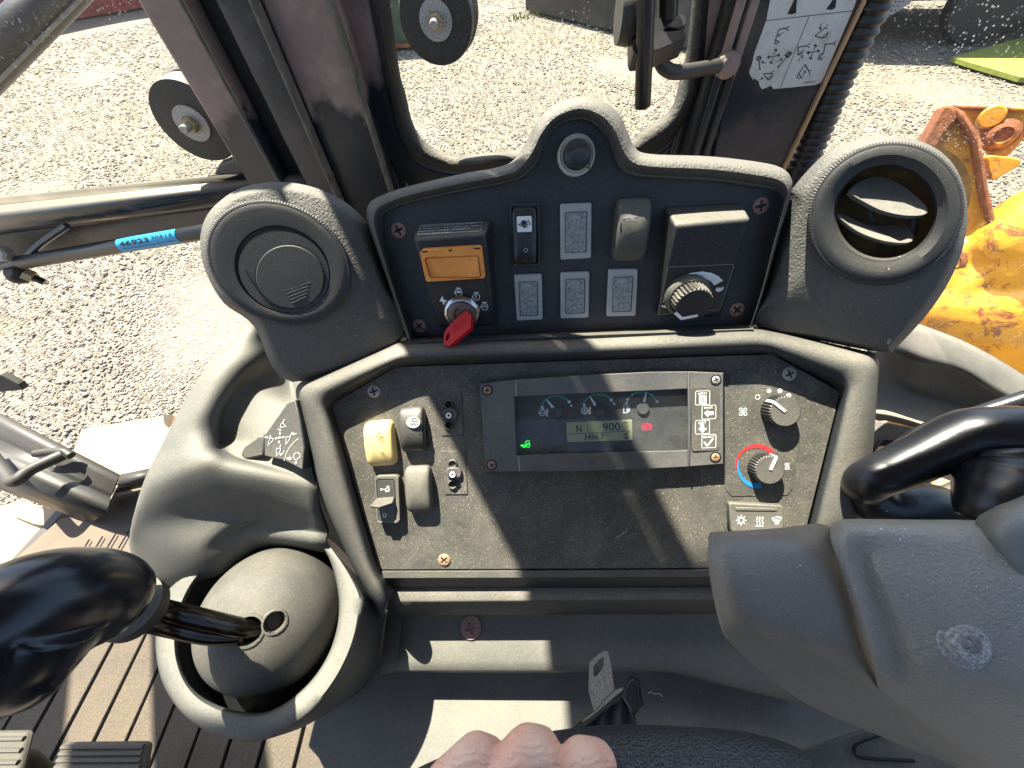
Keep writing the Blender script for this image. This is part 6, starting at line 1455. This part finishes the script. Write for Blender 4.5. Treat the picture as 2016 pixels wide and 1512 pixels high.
for i in range(7):
    t_ = i/6; row = []
    for j in range(13):
        s_ = j/12; x = 1580+(1850-1580)*s_+t_*(-20+60*s_); y = 1060-180*s_+t_*(260+60*s_)
        row.append(BP(*A6((x, y)), -.004-.010*t_+.0035*math.sin(j*1.5+i*.4)))
    wr.append(row)
skin('webbing', wr, M['webbing'], bt, nu=3, nv=3, thick=.0015)

# ================================================================ steering wheel and the hand on it
sw_ = thing('steering_wheel', 'black leather grained steering wheel rim along the bottom edge', 'steering wheel', D(1300, 1560, .14))
wp = [(700, 1700, .145), (850, 1610, .141), (1000, 1565, .139), (1200, 1535, .139), (1400, 1538, .140), (1520, 1552, .142), (1600, 1585, .146), (1660, 1640, .152), (1700, 1720, .162)]
tube('rim', cr([D(*p) for p in wp], 8), .0148, M['wheel'], sw_, seg=48, sharp=None)
pe = thing('person', 'bare hand of the driver, three bent fingers over the steering wheel rim', 'person', D(1050, 1640, .14))
def fz(u, v, z): return D(u, v, z)
F_ = []
def finger(pts):
    for a, b in zip(pts[:-1], pts[1:]): F_.append((fz(*a[:3]), a[3], fz(*b[:3]), b[3]))
fr_ = .0073
finger([(958, 1500, .1245, fr_-.0004), (936, 1497, .1215, fr_), (885, 1548, .120, fr_+.0004), (815, 1640, .125, .0086), (800, 1760, .135, .0100)])
finger([(1062, 1482, .1235, fr_-.0002), (1040, 1486, .1195, fr_+.0005), (985, 1545, .118, fr_+.0006), (925, 1640, .123, .0090), (900, 1760, .135, .0105)])
finger([(1172, 1506, .1245, fr_-.0003), (1146, 1508, .1210, fr_+.0002), (1098, 1565, .1195, fr_+.0004), (1040, 1650, .124, .0088), (1000, 1760, .135, .0105)])
F_.append((fz(958, 1500, .1245), .0068, fz(985, 1520, .150), .0062)); F_.append((fz(1062, 1482, .1235), .0070, fz(1085, 1500, .150), .0064)); F_.append((fz(1172, 1506, .1245), .0069, fz(1185, 1525, .150), .0062))
F_.append((fz(860, 1620, .128), .0075, fz(760, 1760, .138), .0085)); F_.append((fz(1060, 1760, .138), .0105, fz(1150, 1700, .142), .0095))
F_.append((fz(800, 1770, .138), .012, fz(1010, 1770, .138), .0125)); F_.append((fz(900, 1780, .14), .016, fz(930, 2100, .17), .021)); F_.append((fz(930, 2100, .17), .021, fz(950, 2500, .20), .024))
blob('hand', F_, M['skin'], pe, .0007, smooth_it=3)

# ================================================================ loose dirt
mm = Mesh()
def crumb(P, n, r):
    a = nz(rng.normal(size=3)); b = nz(np.cross(a, n)); c = nz(n)
    v = [P+b*r, P+np.cross(b, c)*r*.7, P-b*r*.8, P-np.cross(b, c)*r, P+c*r*.8]
    mm.add(v, [(0, 1, 4), (1, 2, 4), (2, 3, 4), (3, 0, 4)])
for _ in range(150): crumb(atz(rng.uniform(760, 1650), rng.uniform(1345, 1512), SZ)+np.array([0, 0, .0002]), np.array([0, 0, 1.]), rng.uniform(.0002, .0007))
for _ in range(260):
    u, v_ = rng.uniform(690, 1560), rng.uniform(930, 1110)
    crumb(LO(u, v_, .0002), LO.n, rng.uniform(.00015, .00045))
for _ in range(120): crumb(LO(rng.uniform(1380, 1420), rng.uniform(925, 960), .0002), LO.n, rng.uniform(.0002, .0005))
M['crumbs'] = simple('dry_crumbs', (.45, .38, .26, 1), .9)
mm.build('crumbs', M['crumbs'], smooth=False, fix=False, kind='stuff', label='dry crumbs and grit scattered over the panel and the tray', category='dirt')
lt = thing('lint_thread', 'short curly white thread lying on the dark tray right of the belt', 'thread', atz(1290, 1365, SZ))
tube('thread', cr([atz(u, v_, SZ+.0012) for u, v_ in ((1276, 1366), (1281, 1362), (1288, 1366), (1296, 1365), (1303, 1369), (1304, 1372))], 5), .00035, M['white'], lt, seg=5)
l2 = thing('lint_thread', 'tiny bent fibre stuck on the lower panel face near its middle', 'thread', LO(1230, 1050, 0))
tube('thread', cr([LO(u, v_, .0008) for u, v_ in ((1212, 1058), (1222, 1054), (1232, 1046), (1236, 1040))], 5), .0002, M['crumbs'], l2, seg=5)

# paint flecks and scuffs on the column cover and vent rims
dgp = bpy.context.evaluated_depsgraph_get()
def on_surface(u, v_):
    ok, loc, nn, i_, ob, m_ = sc.ray_cast(dgp, Vector((0, 0, 0)), Vector(ray(u, v_)).normalized()); return np.array(loc), np.array(nn), ob
fm = Mesh()
for cx, cy, n, sp_r in ((1752, 1040, 26, 26), (1708, 1032, 8, 14), (1570, 1116, 4, 5), (1860, 1250, 20, 90), (1740, 1200, 14, 70), (1600, 1200, 8, 80), (1900, 1120, 22, 90), (640, 620, 10, 60), (1800, 560, 8, 60)):
    for _ in range(n):
        u, v_ = cx+rng.normal()*sp_r, cy+rng.normal()*sp_r*.6
        if u > 2010 or v_ > 1508: continue
        P, nn, ob = on_surface(u, v_)
        if nn @ P > 0: nn = -nn
        b = nz(np.cross(nn, [.3, .8, .1])); c_ = np.cross(nn, b); r = rng.uniform(.0002, .0006)*(1.6 if n > 24 else 1); a = rng.uniform(.4, 1)
        P = P+nn*.0002
        fm.add([P+b*r, P+c_*r*a, P-b*r*.7, P-c_*r*.9+b*r*.2], [(0, 1, 2, 3)])
fm.build('paint_flecks', M['sticker'], smooth=False, fix=False, kind='stuff', label='tiny pale paint flecks on the steering column cover and vent housings', category='paint flecks')
